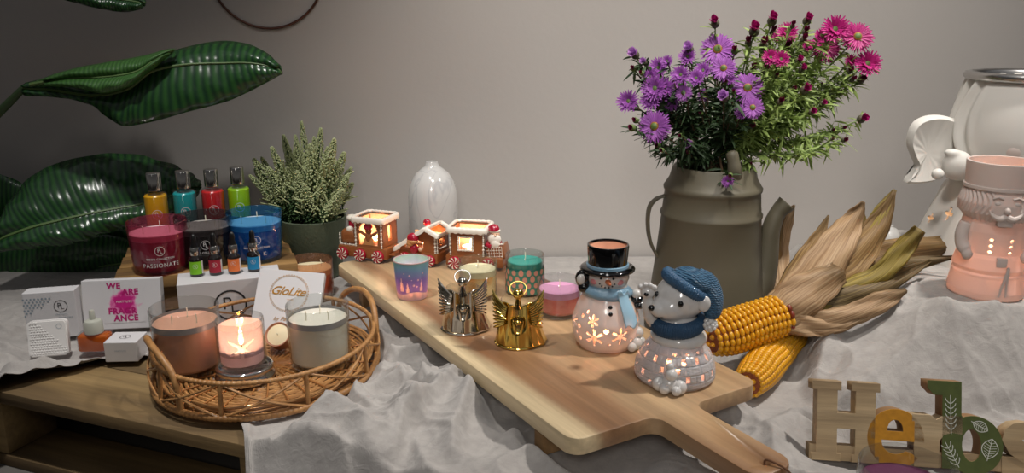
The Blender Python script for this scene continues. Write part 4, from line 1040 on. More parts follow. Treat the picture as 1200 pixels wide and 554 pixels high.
def gnome(t, c, s, name='gingerbread_man', hat=True):
    c = Vector(c); mb = MB(); mb.ell(c + Vector((0, 0, .012)) * s, Vector((.0062, .004, .0058)) * s).ell(c, Vector((.0062, .004, .0085)) * s)
    for sg in (-1, 1): mb.tube([c + Vector((sg * .004, 0, .004)) * s, c + Vector((sg * .013, -.001, .009)) * s], .0026 * s, 8); mb.ell(c + Vector((sg * .0135, -.001, .0095)) * s, .003 * s, u=10, v=8)
    o = mb.build(name, 'gingerbread', t)
    if hat: MB().ell(c + Vector((0, -.001, .0185)) * s, Vector((.0078, .006, .006)) * s).build('red_cap', 'candy_red', t)
    e = MB()
    for sg in (-1, 1): e.ell(c + Vector((sg * .0022, -.0042, .0135)) * s, .0008 * s, u=8, v=6)
    e.build('eyes', 'icing', t)
BW = .004
def car_base(t, L, D, z0=.012, z1=.024):
    MB().box((0, 0, (z0 + z1) / 2), (L, D, z1 - z0), bevel=.003).build('chassis', 'gingerbread', t)
# engine
EP = on_board(431, 304.5); s_ = 1.0
en = thing('gingerbread_engine', 'lit gingerbread train engine with a gingerbread man in its arched window', 'train car', (EP.x, EP.y + .022, BZ + .0006), -.36, 'gingerbread train cars')
car_base(en, .118, .060, .006, .030)
mb = MB(); x0, x1, y0, y1, z0, z1 = -.016, .050, -.028, .036, .028, .091
wall_panel(mb, x1 - x0, z1 - z0, x0, z0, y0, holes=[lambda x, z: arch(.016, .044, .036, .086)(x, z)]); wall_panel(mb, x1 - x0, z1 - z0, x0, z0, y1 - BW)
side_wall(mb, x0, y0, y1, z0, z1); side_wall(mb, x1 - BW, y0, y1, z0, z1, holes=[arch(.004, .015, .042, .078)])
mb.build('cab', 'gingerbread', en, merge=False)
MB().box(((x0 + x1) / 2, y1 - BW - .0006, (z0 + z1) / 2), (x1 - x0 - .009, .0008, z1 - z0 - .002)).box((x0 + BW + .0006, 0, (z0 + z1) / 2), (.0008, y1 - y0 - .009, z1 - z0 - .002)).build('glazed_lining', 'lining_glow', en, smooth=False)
roof_frame(en, x0 - .008, x1 + .006, y0 - .007, y1 + .007, z1 + .001)
mb = MB(); mb.box((-.038, 0, .046), (.042, .046, .036), bevel=.012, seg=4); mb.build('boiler', 'gingerbread', en)
mb = MB(); mb.lathe([(0, .060), (.008, .060), (.0085, .074), (.0085, .080), (0, .082)], (-.036, -.004, 0), seg=20); mb.build('chimney', 'candy_red', en)
MB().ell((-.036, -.004, .086), (.0125, .0115, .0075)).ell((-.030, -.006, .089), (.007, .007, .005)).ell((-.036, -.015, .063), (.0085, .0065, .007)).build('snow_cap', 'icing', en)
mb = MB(); icing_line(mb, (x0 + .002, y0 - .001, .032), (x0 + .002, y0 - .001, .088)); icing_line(mb, (x1 - .002, y0 - .001, .032), (x1 - .002, y0 - .001, .088)); icing_line(mb, (-.056, -.0245, .032), (-.018, -.0255, .032), 8); icing_line(mb, (-.0585, -.020, .032), (-.0585, -.020, .054), 6)
pts = [(.016 + .023 * math.cos(a), y0 - .0005, .064 + .0235 * math.sin(a)) for a in [PI * k / 14 for k in range(15)]]
for i in range(14): mb.ico(pts[i], .0012, 1)
mb.build('piping', 'icing', en)
gnome(en, (.015, y0 + .004, .050), 1.35); MB().prism([(.002, .036), (.030, .036), (.024, .050), (.006, .050)], y0, y0 + .006, Matrix(((1, 0, 0), (0, 0, 1), (0, 1, 0)))).build('window_box', 'ginger_light', en)
for x in (-.046, -.003, .040): wheel(en, x, -.032, .0135, .0135)
MB().box((0, 0, 0), (.04, .04, .001)).build('coupling', 'gingerbread', en, loc=(.070, 0, .016))
tealight(en, .031, .020, .004); 
# sloping middle car with a child in a red cap
MP = on_board(499, 309)
mc_ = thing('gingerbread_carriage', 'middle gingerbread train car with a steep iced roof and red-capped figures climbing on it', 'train car', (MP.x - .004, MP.y + .020, BZ + .0006), -.42, 'gingerbread train cars')
car_base(mc_, .094, .058, .006, .028)
mb = MB(); x0, x1, y0, y1 = -.044, .044, -.027, .027
pk = .022
def gable(x, z): return z > (.034 + (x - x0) / (pk - x0) * .046 if x < pk else .080 - (x - pk) / (x1 - pk) * .014)
wall_panel(mb, x1 - x0, .056, x0, .026, y0, holes=[gable, lambda x, z: abs(x + .010) < .022 and .034 < z < .056 - abs(x + .008) * .35], nx=70, nz=50); wall_panel(mb, x1 - x0, .056, x0, .026, y1 - BW, holes=[gable])
side_wall(mb, x1 - BW, y0, y1, .026, .066, holes=[lambda y, z: abs(y) < .013 and .040 < z < .056 and (z * 280 % 1) < .5])
mb.build('walls', 'gingerbread', mc_, merge=False)
# two-plane roof frame, iced, with an open glowing middle
def slab(mb, P, t=.006, m=.13):
    P = [Vector(p) for p in P]; c = sum(P, Vector()) / 4; nrm = (P[1] - P[0]).cross(P[3] - P[0]).normalized(); N = 48; rings = []
    def edge(k, s):
        out = []
        for i in range(N):
            f = i / N * 4; a = int(f); q = P[a].lerp(P[(a + 1) % 4], f - a); out.append(c.lerp(q, s) + nrm * k + (Vector((0, 0, -.0016 * abs(math.sin(i * PI / 3)))) if s > .99 and k <= 0 else Vector()))
        return [mb.bm.verts.new(v) for v in out]
    R_ = [edge(0, 1 - m * 1.6), edge(t * .8, 1 - m * 1.5), edge(t, 1 - m * .6), edge(t * .6, 1.02), edge(-t * .4, 1.04), edge(0, .98)]
    for a in range(len(R_)):
        A, B = R_[a], R_[(a + 1) % len(R_)]
        for i in range(N): mb.bm.faces.new((A[i], A[(i + 1) % N], B[(i + 1) % N], B[i]))
mb = MB(); yo = .008
slab(mb, [(x0 - .010, y0 - yo, .028), (pk, y0 - yo, .080), (pk, y1 + yo, .080), (x0 - .010, y1 + yo, .028)]); slab(mb, [(pk, y0 - yo, .080), (x1 + .008, y0 - yo, .066), (x1 + .008, y1 + yo, .066), (pk, y1 + yo, .080)])
mb.build('iced_roof', 'icing', mc_, angle=70)
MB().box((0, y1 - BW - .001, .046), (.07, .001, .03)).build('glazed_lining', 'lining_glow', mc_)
mb = MB(); mb.ell((-.008, y0 - .006, .058), (.0135, .010, .0115)).build('red_cap', 'candy_red', mc_)
MB().ell((-.008, y0 - .008, .052), (.013, .009, .006)).ell((-.012, y0 - .010, .047), (.0085, .007, .006)).build('fur_trim', 'ginger_light', mc_)
MB().ell((-.006, y0 - .006, .036), (.010, .008, .012)).tube([(-.004, y0 - .006, .040), (.010, y0 - .009, .038)], [.004, .003], 8).build('red_coat', 'candy_red', mc_)
MB().ell((.012, y0 - .010, .037), (.005, .004, .0045)).build('hand', 'santa_skin', mc_)
MB().ell((-.004, .020, .080), (.0085, .008, .0085)).build('red_cap', 'candy_red', mc_)
mb = MB(); icing_line(mb, (x1 + .0008, y0 + .003, .030), (x1 + .0008, y0 + .003, .062), 8); icing_line(mb, (x1 - .002, y0 - .001, .030), (x1 - .002, y0 - .001, .062), 8); icing_line(mb, (x1 + .001, -.012, .036), (x1 + .001, .014, .036), 6, .0016); mb.build('piping', 'icing', mc_)
for x in (-.030, .030): wheel(mc_, x, -.031, .0125, .0125)
tealight(mc_, .029, .012, .006)
# last car with Santa
KP = on_board(557, 315)
lc = thing('gingerbread_caboose', 'last gingerbread train car with a square window and a white-bearded figure', 'train car', (KP.x + .004, KP.y + .024, BZ + .0006), -.22, 'gingerbread train cars')
car_base(lc, .122, .060, .006, .028)
mb = MB(); x0, x1, y0, y1, z0, z1 = -.052, .022, -.028, .036, .026, .083
wall_panel(mb, x1 - x0, z1 - z0, x0, z0, y0, holes=[rect(-.018, .026, .042, .066)]); wall_panel(mb, x1 - x0, z1 - z0, x0, z0, y1 - BW); side_wall(mb, x0, y0, y1, z0, z1); side_wall(mb, x1 - BW, y0, y1, z0, z1)
mb.build('walls', 'gingerbread', lc, merge=False)
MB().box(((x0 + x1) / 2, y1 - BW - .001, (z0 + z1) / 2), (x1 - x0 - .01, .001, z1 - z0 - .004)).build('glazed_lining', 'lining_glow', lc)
roof_frame(lc, x0 - .007, x1 + .005, y0 - .007, y1 + .007, z1 + .001)
mb = MB(); q = [(-.033, .040), (-.003, .040), (-.003, .068), (-.033, .068)]
for i in range(4): a, b = q[i], q[(i + 1) % 4]; icing_line(mb, (a[0], y0 - .001, a[1]), (b[0], y0 - .001, b[1]), 10, .0024)
for x in (x0 + .002, x1 - .002): icing_line(mb, (x, y0 - .001, .030), (x, y0 - .001, .078), 11)
mb.build('piping', 'icing', lc)
mb = MB(); mb.box((.044, -.022, .036), (.034, .006, .026), Euler((0, -.25, 0)).to_matrix(), bevel=.001); mb.box((.060, 0, .038), (.005, .046, .026), Euler((0, -.25, 0)).to_matrix(), bevel=.001); mb.build('brick_railing', 'gingerbread', lc)
mb = MB()
for r_ in range(4): icing_line(mb, (.029 - r_ * .002, -.0258, .028 + r_ * .0065), (.060 - r_ * .001, -.0258, .031 + r_ * .0065), 11, .0011)
for k in range(6): mb.tube([(.032 + k * .0055, -.0256, .028), (.030 + k * .0055, -.0256, .050)], .0006, 5)
icing_line(mb, (.026, -.022, .052), (.060, -.022, .056), 9, .0024); mb.build('piping', 'icing', lc)
# santa
C = Vector((.040, -.008, .052)); mb = MB(); mb.ell(C + Vector((0, 0, 0)), (.015, .013, .016)); mb.tube([C + Vector((-.010, -.006, .008)), C + Vector((-.014, -.014, .0)), C + Vector((-.004, -.018, -.002))], .005, 10); mb.build('red_coat', 'candy_red', lc)
o = MB().ell(C + Vector((.001, -.010, .012)), (.0145, .008, .012)).ell(C + Vector((.003, -.013, .003)), (.010, .007, .011)).ell(C + Vector((-.004, -.004, -.012)), (.014, .012, .006)).build('beard', 'icing', lc); remesh(o, .0012, 2)
MB().ell(C + Vector((.002, -.006, .021)), (.0095, .0085, .0095)).ell(C + Vector((.004, -.0150, .021)), (.0024, .0025, .0022)).build('face', 'santa_skin', lc)
MB().ell(C + Vector((.0, -.004, .029)), (.0125, .0105, .0055)).tube([C + Vector((.003, -.0145, .0165)), C + Vector((.010, -.013, .0165))], .0016, 6).tube([C + Vector((.002, -.0145, .0165)), C + Vector((-.005, -.012, .0165))], .0016, 6).build('fur_trim', 'icing', lc)
MB().lathe([(.0115, 0), (.011, .005), (.008, .010), (.003, .0125), (0, .013)], C + Vector((-.001, -.004, .030)), seg=24).ell(C + Vector((-.009, -.002, .033)), (.006, .006, .006)).build('red_cap', 'candy_red', lc)
mb = MB()
for sg in (-1, 1): mb.ell(C + Vector((.002 + sg * .0038, -.0138, .0235)), .0009, u=8, v=6)
mb.build('eyes', 'black', lc)
for x in (-.040, .030): wheel(lc, x, -.033, .0135, .0135)
tealight(lc, .029, -.015, .004)
bpy.context.view_layer.update()
for o_, (x, y, z), w in ((en, (.020, .0, .050), .20), (mc_, (.012, .004, .045), .16), (lc, (-.015, .0, .050), .20)):
    glow(o_.matrix_world @ Vector((x, y, z)), w * .9, (1, .60, .34))
# ------------------------------------------------------------------ enamel jug
mat('olive_enamel', '#625c4c', .55, var=(5, '#5a5443', .3), bump=(30, .05))
JP = Vector((.368, 1.46, .004))
jug = thing('coffee_pot', 'tall olive grey enamel coffee pot with a long spout holding the purple and pink flowers', 'jug', JP, 0)
jz = lambda row: wp(831, row, 1.46).z - .004
zt = jz(196); zr1 = jz(219); zr2 = jz(249)
prof = [(0, 0), (.108, 0), (.113, .004), (.113, .012), (.110, .018), (.107, .05), (.0975, .14), (.0905, zr2 - .006), (.0925, zr2 - .002), (.0925, zr2 + .002), (.0895, zr2 + .006), (.0862, zr1 - .006), (.0885, zr1 - .003), (.089, zr1 + .002), (.086, zr1 + .006), (.079, zr1 + .018), (.0745, zt - .002), (.0715, zt + .004), (.067, zt + .002), (.070, zr1 + .012), (.082, zr1 - .02), (.09, .14), (.104, .01), (0, .008)]
MB().lathe(prof, seg=72).build('body', 'olive_enamel', jug, angle=60)
def jl(px, py, Y=1.46): v = wp(px, py, Y); return v - JP
# spout: fat foot at the belly, curved neck, open lip
sp_pts = [(872, 345), (884, 338), (894, 318), (899, 295), (903, 270), (911, 250), (922, 238)]
Q = catmull([jl(x, y, 1.455) for x, y in sp_pts], 8); n = len(Q)
rad = [float(np.interp(i / (n - 1), [0, .15, .35, .6, .85, 1], [.042, .035, .025, .0185, .0145, .0175])) for i in range(n)]
o = MB().tube(Q, rad, 28, cap=False).build('spout', 'olive_enamel', jug, angle=None); solid(o, .0022)
hp = catmull([jl(779, 229), jl(769, 233), jl(761, 243), jl(759, 262), jl(762, 283), jl(770, 300)], 8)
mb = MB()
mb.grid(lambda u, v: hp[min(int(u * (len(hp) - 1)), len(hp) - 1)] + Vector((.0035 * math.cos(v * 2 * PI), .013 * math.sin(v * 2 * PI), 0)), len(hp), 17)
mb.build('handle', 'olive_enamel', jug, angle=None)
lug = catmull([jl(862, 214, 1.405), jl(861, 200, 1.395), jl(859, 186, 1.395), jl(857, 177, 1.40)], 6)
MB().tube(lug, [.0125] * 8 + [.0118, .0112, .0106, .0104, .0104, .0106, .0108, .0106, .0100, .0085, .005], 18).build('lid_lug', 'olive_enamel', jug, angle=None)

# ------------------------------------------------------------------ asters
mat('petal_violet', '#9c4fac', .55, var=(40, '#b56cc2', .25), transl=.25); mat('petal_lilac', '#cf9adb', .55, transl=.3); mat('petal_magenta', '#a5166a', .5, var=(40, '#c42e88', .25), transl=.25)
mat('petal_dark', '#7d1344', .55, transl=.15)
mat('disc_brown', '#6b3d16', .8, var=(3, '#a8762a', .2)); mat('calyx_green', '#5d7238', .6, transl=.15); mat('calyx_dark', '#4f4a3a', .6)
mat('leaf_dark', '#26371f', .6, var=(30, '#36502b', .3), transl=.2); mat('leaf_light', '#728a45', .55, var=(30, '#9caf62', .3), transl=.3); mat('stem_green', '#5a6b35', .6); mat('stem_brown', '#55402c', .6); mat('leaf_yellow', '#b0a238', .55, transl=.3)
def petals_mesh(name, n, lay, up, L=1.0, w=.075, seed=0):
    R_ = random.Random(seed); mb = MB()
    for l in range(lay):
        for k in range(n):
            a = 2 * PI * (k + .5 * l + R_.uniform(-.25, .25)) / n; e = up + .22 * l + R_.uniform(-.10, .10); Lk = L * (1 - .12 * l) * R_.uniform(.86, 1.04)
            d = Vector((math.cos(a) * math.cos(e), math.sin(a) * math.cos(e), math.sin(e))); s = Vector((-math.sin(a), math.cos(a), 0)); nn = d.cross(s)
            pts = []
            for f, ww in ((.16, .5), (.45, .95), (.78, 1.0), (.95, .6), (1, .12)):
                c = d * (Lk * f) + Vector((0, 0, -.10 * f * f * (1 if up < .5 else -.4) * Lk)); pts.append((mb.bm.verts.new(c - s * w * ww), mb.bm.verts.new(c + Vector((0, 0, -.02))), mb.bm.verts.new(c + s * w * ww)))
            for i in range(4):
                for j in range(2): mb.bm.faces.new((pts[i][j], pts[i][j + 1], pts[i + 1][j + 1], pts[i + 1][j]))
    return mb.mesh(name, False, False)
def ell_mesh(name, c, r, u=12, v=8):
    return MB().ell(c, r, u=u, v=v).mesh(name)
FM = {}
def reg(k, me, m):
    me.materials.append(M[m]); me.polygons.foreach_set('use_smooth', [True] * len(me.polygons)); FM[k] = me
for c in ('violet', 'magenta'):
    reg(c + '_open', petals_mesh('petals', 40, 2, .05, w=.055, seed=1), 'petal_' + c)
    reg(c + '_half', petals_mesh('petals', 26, 3, .45, w=.06, seed=2), 'petal_' + c)
    reg(c + '_bud', petals_mesh('petals', 14, 2, 1.25, w=.13, seed=3), 'petal_' + c)
reg('lilac_bud', petals_mesh('petals', 14, 2, 1.2, w=.14, seed=4), 'petal_lilac'); reg('dark_bud', petals_mesh('petals', 12, 2, 1.3, w=.13, seed=5), 'petal_dark')
reg('disc', ell_mesh('disc', (0, 0, .05), (.26, .26, .13)), 'disc_brown')
reg('calyx', ell_mesh('calyx', (0, 0, -.12), (.30, .30, .34)), 'calyx_green'); reg('calyx_d', ell_mesh('calyx', (0, 0, -.12), (.34, .34, .42)), 'calyx_dark'); reg('calyx_g', ell_mesh('calyx', (0, 0, .05), (.40, .40, .55)), 'calyx_green')
def put(name, key, parent, loc=None, rot=None, sc=1):
    o = bpy.data.objects.new(name, FM[key]); COL.objects.link(o); o.parent = parent
    if loc is not None: o.location = loc; o.rotation_euler = rot; o.scale = (sc,) * 3
    return o
BC = Vector((.40, 1.46, .40))
def flower(parent, origin, px, py, r, kind, color, Y, view=.75):
    p = wp(px, py, Y); s = r * mpp(Y, p.z) * (1.10 if kind in ('open', 'half') else 1.45)
    outw = (p - BC); outw.y *= .6; outw = outw.normalized(); tocam = (Vector((0, 0, CAM_H)) - p).normalized()
    d = (outw * (1 - view) + tocam * view + Vector((0, 0, .12))).normalized()
    rot = d.to_track_quat('Z', 'Y').to_euler()
    key = {'open': color + '_open', 'half': color + '_half', 'bud': color + '_bud', 'green': 'dark_bud', 'lilac': 'lilac_bud'}[kind]
    if kind == 'green': s *= 1.1
    h = put('flower_head' if kind in ('open', 'half') else 'bud', key, parent, p - origin, rot, s * (1.0 if kind == 'open' else 1.15))
    if kind in ('open', 'half'): put('disc', 'disc', h)
    put('calyx', 'calyx' if kind in ('open', 'half') else ('calyx_d' if color == 'magenta' or kind == 'lilac' else 'calyx_g'), h)
    return p, d, s
def leaf_into(mb, p, d, L, w, droop=.3):
    d = d.normalized(); s = d.cross(Vector((0, 0, 1))); s = s.normalized() if s.length > .05 else Vector((1, 0, 0)); s = (Matrix.Rotation(random.uniform(-1, 1), 3, d) @ s)
    n_ = d.cross(s); prev = None
    for f, ww in ((0, .15), (.25, .85), (.55, 1), (.85, .5), (1, .03)):
        c = p + d * L * f + Vector((0, 0, -droop * L * f * f)); cur = (mb.bm.verts.new(c - s * w * ww + n_ * w * .25), mb.bm.verts.new(c), mb.bm.verts.new(c + s * w * ww + n_ * w * .25))
        if prev: mb.bm.faces.new((prev[0], prev[1], cur[1], cur[0])); mb.bm.faces.new((prev[1], prev[2], cur[2], cur[1]))
        prev = cur
MOUTH = Vector((.372, 1.46, zt - .01))
def aster(label, name, color, heads, Y, leaf, stem, dens=1.0, group=None, foot=None, Lleaf=.028, low=.35, hub=None):
    """heads: (px, py, radius px, kind)"""
    foot = foot or MOUTH + Vector((random.uniform(-.03, .03), random.uniform(-.03, .03), -.10))
    t = thing(name, label, 'flower', foot, group=group)
    ps = [wp(h[0], h[1], Y + dY) for h, dY in zip(heads, [random.uniform(-.035, .035) for _ in heads])]
    cen = sum(ps, Vector()) / len(ps); neck = Vector((MOUTH.x + (cen.x - MOUTH.x) * .18, MOUTH.y + (cen.y - MOUTH.y) * .2 - .0, MOUTH.z + .03))
    hubp = wp(hub[0], hub[1], Y) if hub else neck.lerp(cen, .55) + Vector((0, .01, -.01))
    main = catmull([foot, neck, hubp], 10); st = MB(); st.tube([p - foot for p in main], [.0022] * len(main), 6); fo = MB(); bits = [(main[10:], 1)]
    for h, p in zip(heads, ps):
        pp, d, s = flower(t, foot, h[0], h[1], h[2], h[3], color, p.y)
        k = random.randint(int(len(main) * .55), len(main) - 1); a = main[k]
        br = catmull([a, a.lerp(pp, .5) - d * .006 + Vector((0, 0, -.008)), pp - d * s * .3], 7); st.tube([q - foot for q in br], [.0014] * (len(br) - 1) + [.0011], 5); bits.append((br, 1))
    for P, _ in bits:
        Lp_ = sum((P[i + 1] - P[i]).length for i in range(len(P) - 1)); nl = int(Lp_ * 330 * dens)
        for k in range(nl):
            f = random.random(); i = min(int(f * (len(P) - 1)), len(P) - 2); q = P[i].lerp(P[i + 1], random.random()); tdir = (P[i + 1] - P[i]).normalized()
            rnd = Vector((random.gauss(0, 1), random.gauss(0, 1), random.gauss(0, .6))).normalized()
            leaf_into(fo, q - foot, tdir * .55 + rnd, Lleaf * random.uniform(.6, 1.25), Lleaf * .085 * random.uniform(.8, 1.3))
    st.build('stem', stem, t, merge=False); fo.build('leaves', leaf, t, merge=False, recalc=False, angle=None)
    return t
GV = 'violet asters in the coffee pot'; GM = 'magenta asters in the coffee pot'
aster('violet aster stem with wide flowers at the top centre of the bouquet', 'violet_aster', 'violet', [(841, 58, 20, 'open'), (848, 80, 15, 'open'), (824, 83, 10, 'half'), (816, 92, 10, 'half'), (855, 93, 7, 'half'), (861, 60, 6, 'green'), (851, 97, 4, 'green')], 1.44, 'leaf_dark', 'stem_brown', 1.2, GV)
aster('violet aster stem with pale buds at the far left edge of the bouquet', 'violet_aster', 'violet', [(744, 64, 9, 'lilac'), (755, 73, 6, 'lilac'), (743, 81, 5, 'green'), (752, 86, 4, 'green'), (772, 80, 12, 'half'), (782, 72, 7, 'half'), (737, 119, 13, 'half'), (763, 90, 9, 'half')], 1.46, 'leaf_dark', 'stem_brown', 1.1, GV)
aster('violet aster stem low on the left with one wide flat flower above the pot rim', 'violet_aster', 'violet', [(767, 148, 19, 'open'), (741, 150, 6, 'green'), (771, 170, 5, 'green'), (745, 141, 5, 'green'), (776, 176, 4, 'green')], 1.42, 'leaf_dark', 'stem_brown', 1.3, GV)
aster('violet aster stem with a cluster of ragged half-open flowers on the left', 'violet_aster', 'violet', [(768, 104, 15, 'half'), (763, 118, 12, 'half'), (787, 119, 12, 'half'), (801, 109, 10, 'open'), (780, 103, 12, 'half'), (798, 88, 11, 'half')], 1.43, 'leaf_dark', 'stem_brown', 1.3, GV)
aster('violet aster stem with a wilting brownish flower beside small open ones', 'violet_aster', 'violet', [(808, 58, 9, 'lilac'), (806, 67, 10, 'half'), (826, 111, 9, 'open'), (814, 125, 4, 'green'), (822, 133, 4, 'green'), (797, 100, 9, 'half')], 1.47, 'leaf_dark', 'stem_brown', 1.3, GV)
aster('violet aster stem with a wide yellow-eyed flower in the middle of the bouquet', 'violet_aster', 'violet', [(876, 103, 19, 'open'), (882, 126, 13, 'open'), (870, 131, 9, 'half'), (848, 114, 10, 'lilac'), (856, 100, 5, 'green'), (860, 108, 4, 'green')], 1.40, 'leaf_dark', 'stem_brown', 1.3, GV)
aster('short violet aster stem with a small lilac bud over the pot mouth', 'violet_aster', 'violet', [(809, 168, 8, 'lilac'), (807, 178, 4, 'green'), (798, 159, 4, 'green'), (799, 166, 3, 'green')], 1.38, 'leaf_dark', 'stem_brown', 2.2, GV)
aster('drooping violet aster sprig hanging over the pot rim', 'violet_aster', 'violet', [(853, 212, 7, 'half'), (856, 205, 4, 'green')], 1.36, 'leaf_dark', 'stem_brown', .6, GV)
aster('magenta aster stem with a single tight bud rising above the violet flowers', 'magenta_aster', 'magenta', [(838, 27, 9, 'bud'), (845, 49, 4, 'green')], 1.47, 'leaf_light', 'stem_green', .8, GM)
aster('magenta aster stem with half-open flowers at the top left of the pink group', 'magenta_aster', 'magenta', [(884, 36, 11, 'bud'), (905, 24, 10, 'bud'), (877, 50, 7, 'green'), (895, 52, 8, 'green'), (883, 80, 6, 'green'), (897, 83, 7, 'green')], 1.47, 'leaf_light', 'stem_green', 1.4, GM)
aster('magenta aster stem with a shaggy cluster at the top middle of the pink group', 'magenta_aster', 'magenta', [(922, 39, 12, 'half'), (912, 44, 8, 'half'), (906, 37, 6, 'green'), (946, 24, 9, 'bud'), (929, 30, 5, 'green'), (944, 37, 6, 'green'), (942, 46, 6, 'green'), (922, 55, 8, 'green'), (947, 54, 7, 'half')], 1.49, 'leaf_light', 'stem_green', 1.5, GM)
aster('magenta aster stem with two round half-open flowers in the middle of the pink group', 'magenta_aster', 'magenta', [(903, 68, 10, 'half'), (915, 70, 10, 'half'), (936, 71, 7, 'bud'), (940, 81, 7, 'bud'), (910, 89, 4, 'green')], 1.43, 'leaf_light', 'stem_green', 1.6, GM)
aster('magenta aster stem with three wide open flowers at the upper right of the bouquet', 'magenta_aster', 'magenta', [(967, 56, 18, 'open'), (978, 35, 16, 'half'), (1005, 43, 18, 'open'), (962, 42, 8, 'half'), (990, 37, 8, 'half')], 1.46, 'leaf_light', 'stem_green', 1.3, GM, hub=(940, 95))
aster('magenta aster stem with a side-facing flower at the right edge of the bouquet', 'magenta_aster', 'magenta', [(1016, 75, 15, 'half'), (997, 72, 8, 'half'), (995, 83, 6, 'green'), (1009, 94, 7, 'green'), (985, 109, 6, 'green'), (999, 93, 5, 'green')], 1.47, 'leaf_light', 'stem_green', 1.6, GM, hub=(945, 115))
aster('magenta aster stem with dark buds low in the green leaves', 'magenta_aster', 'magenta', [(943, 105, 9, 'bud'), (914, 119, 6, 'green'), (964, 121, 6, 'bud'), (951, 131, 7, 'bud'), (881, 147, 6, 'green'), (929, 105, 5, 'green')], 1.42, 'leaf_light', 'stem_green', 2.2, GM, Lleaf=.032)
aster('leafy magenta aster stem packed with narrow light green leaves behind the others', 'magenta_aster', 'magenta', [(890, 95, 4, 'green'), (925, 90, 4, 'green'), (960, 100, 4, 'green'), (900, 120, 4, 'green'), (880, 110, 4, 'green')], 1.50, 'leaf_light', 'stem_green', 2.8, GM, Lleaf=.034)
aster('long magenta aster stem leaning low to the right with one bud at its tip', 'magenta_aster', 'magenta', [(1010, 139, 9, 'bud'), (988, 150, 4, 'green'), (976, 152, 3, 'green')], 1.44, 'leaf_light', 'stem_green', 1.6, GM, hub=(960, 158), Lleaf=.026)
aster('low arching magenta aster stem with drooping yellowish leaves over the pot rim', 'magenta_aster', 'magenta', [(989, 164, 5, 'green'), (975, 163, 3, 'green'), (880, 190, 3, 'green')], 1.41, 'leaf_light', 'stem_green', 1.5, GM, hub=(930, 182), Lleaf=.030)

# ------------------------------------------------------------------ heather in a green pot
mat('pot_green', '#5a6450', .6, bump=(140, .5), var=(12, '#525c49', .3)); mat('soil', '#2c2119', .95)
HP = Vector((wp(368, 280, 1.80).x, 1.80, .004))
hpz = wp(368, 256, 1.80).z
hh = thing('heather_plant', 'pale green budding heather in a matte green pot left of the train', 'potted plant', HP, 0)
R1 = .0755
MB().lathe([(0, 0), (R1 - .018, 0), (R1 - .016, .003), (R1, hpz), (R1 - .004, hpz + .001), (R1 - .008, hpz - .012), (0, hpz - .013)], seg=64).build('pot', 'pot_green', hh, angle=60)
MB().ell((0, 0, hpz - .014), (R1 - .010, R1 - .010, .008)).build('soil', 'soil', hh)
mat('heather_tip', '#b7c283', .7, var=(50, '#d0d6ac', .25), transl=.2); mat('heather_green', '#3f5a30', .7, transl=.15)
def spike_mesh(seed):
    R_ = random.Random(seed); a = MB(); b = MB(); n_ = 560
    for k in range(n_):
        f = k / n_; z = .10 + .90 * f; rr = .085 * (1 - f) ** .6 * (.6 + .5 * R_.random()) + .008; an = k * 2.399 + R_.uniform(-.5, .5)
        tgt = a if f > .28 + .2 * R_.random() else b
        r_ = .0150 * (1.15 - .5 * f) * R_.uniform(.75, 1.3)
        tgt.ico((rr * math.cos(an), rr * math.sin(an), z), (r_ * .7, r_ * .7, r_ * .9), 1 if False else 1, Euler((.5 * math.sin(an), -.5 * math.cos(an), 0)).to_matrix())
    for k in range(8):                              # side twigs
        an = R_.uniform(0, 2 * PI); z = R_.uniform(.25, .7)
        for j in range(10):
            q = j / 10; a.ico((math.cos(an) * (.06 + .10 * q), math.sin(an) * (.06 + .10 * q), z + .16 * q), .014 * (1.1 - .5 * q), 1)
    b.tube([(0, 0, 0), (0, 0, .98)], .010, 5)
    return a.mesh('buds', False, False), b.mesh('needles', False, False)
SPK = []
for s in range(4):
    a, b = spike_mesh(s); a.materials.append(M['heather_tip']); b.materials.append(M['heather_green'])
    for m_ in (a, b): m_.polygons.foreach_set('use_smooth', [True] * len(m_.polygons))
    SPK.append((a, b))
tips = [(353, 142), (376, 150), (392, 162), (346, 158), (318, 172), (297, 186), (306, 184), (335, 168), (404, 178), (412, 196), (414, 214), (364, 168), (384, 172), (326, 186), (314, 196), (292, 205), (340, 182), (358, 182), (398, 190), (408, 206), (302, 215), (324, 204), (348, 200), (372, 192), (390, 205), (402, 222), (310, 228), (332, 220), (356, 215), (380, 216), (368, 160), (332, 158), (345, 175), (388, 184), (298, 198), (366, 205), (340, 232), (396, 235)]
for i, (x, y) in enumerate(tips):
    T_ = wp(x, y, 1.80 + random.uniform(-.07, .08)) - HP
    f0 = Vector((T_.x * .28 + random.uniform(-.01, .01), T_.y * .35, hpz - .015)); d = T_ - f0; L = d.length
    o = bpy.data.objects.new('flower_spike', SPK[i % 4][0]); COL.objects.link(o); o.parent = hh; o.location = f0; o.rotation_euler = d.to_track_quat('Z', 'Y').to_euler(); wv = .185 + .03 * (i % 3); o.scale = (wv, wv, L)
    k = bpy.data.objects.new('needles', SPK[i % 4][1]); COL.objects.link(k); k.parent = o

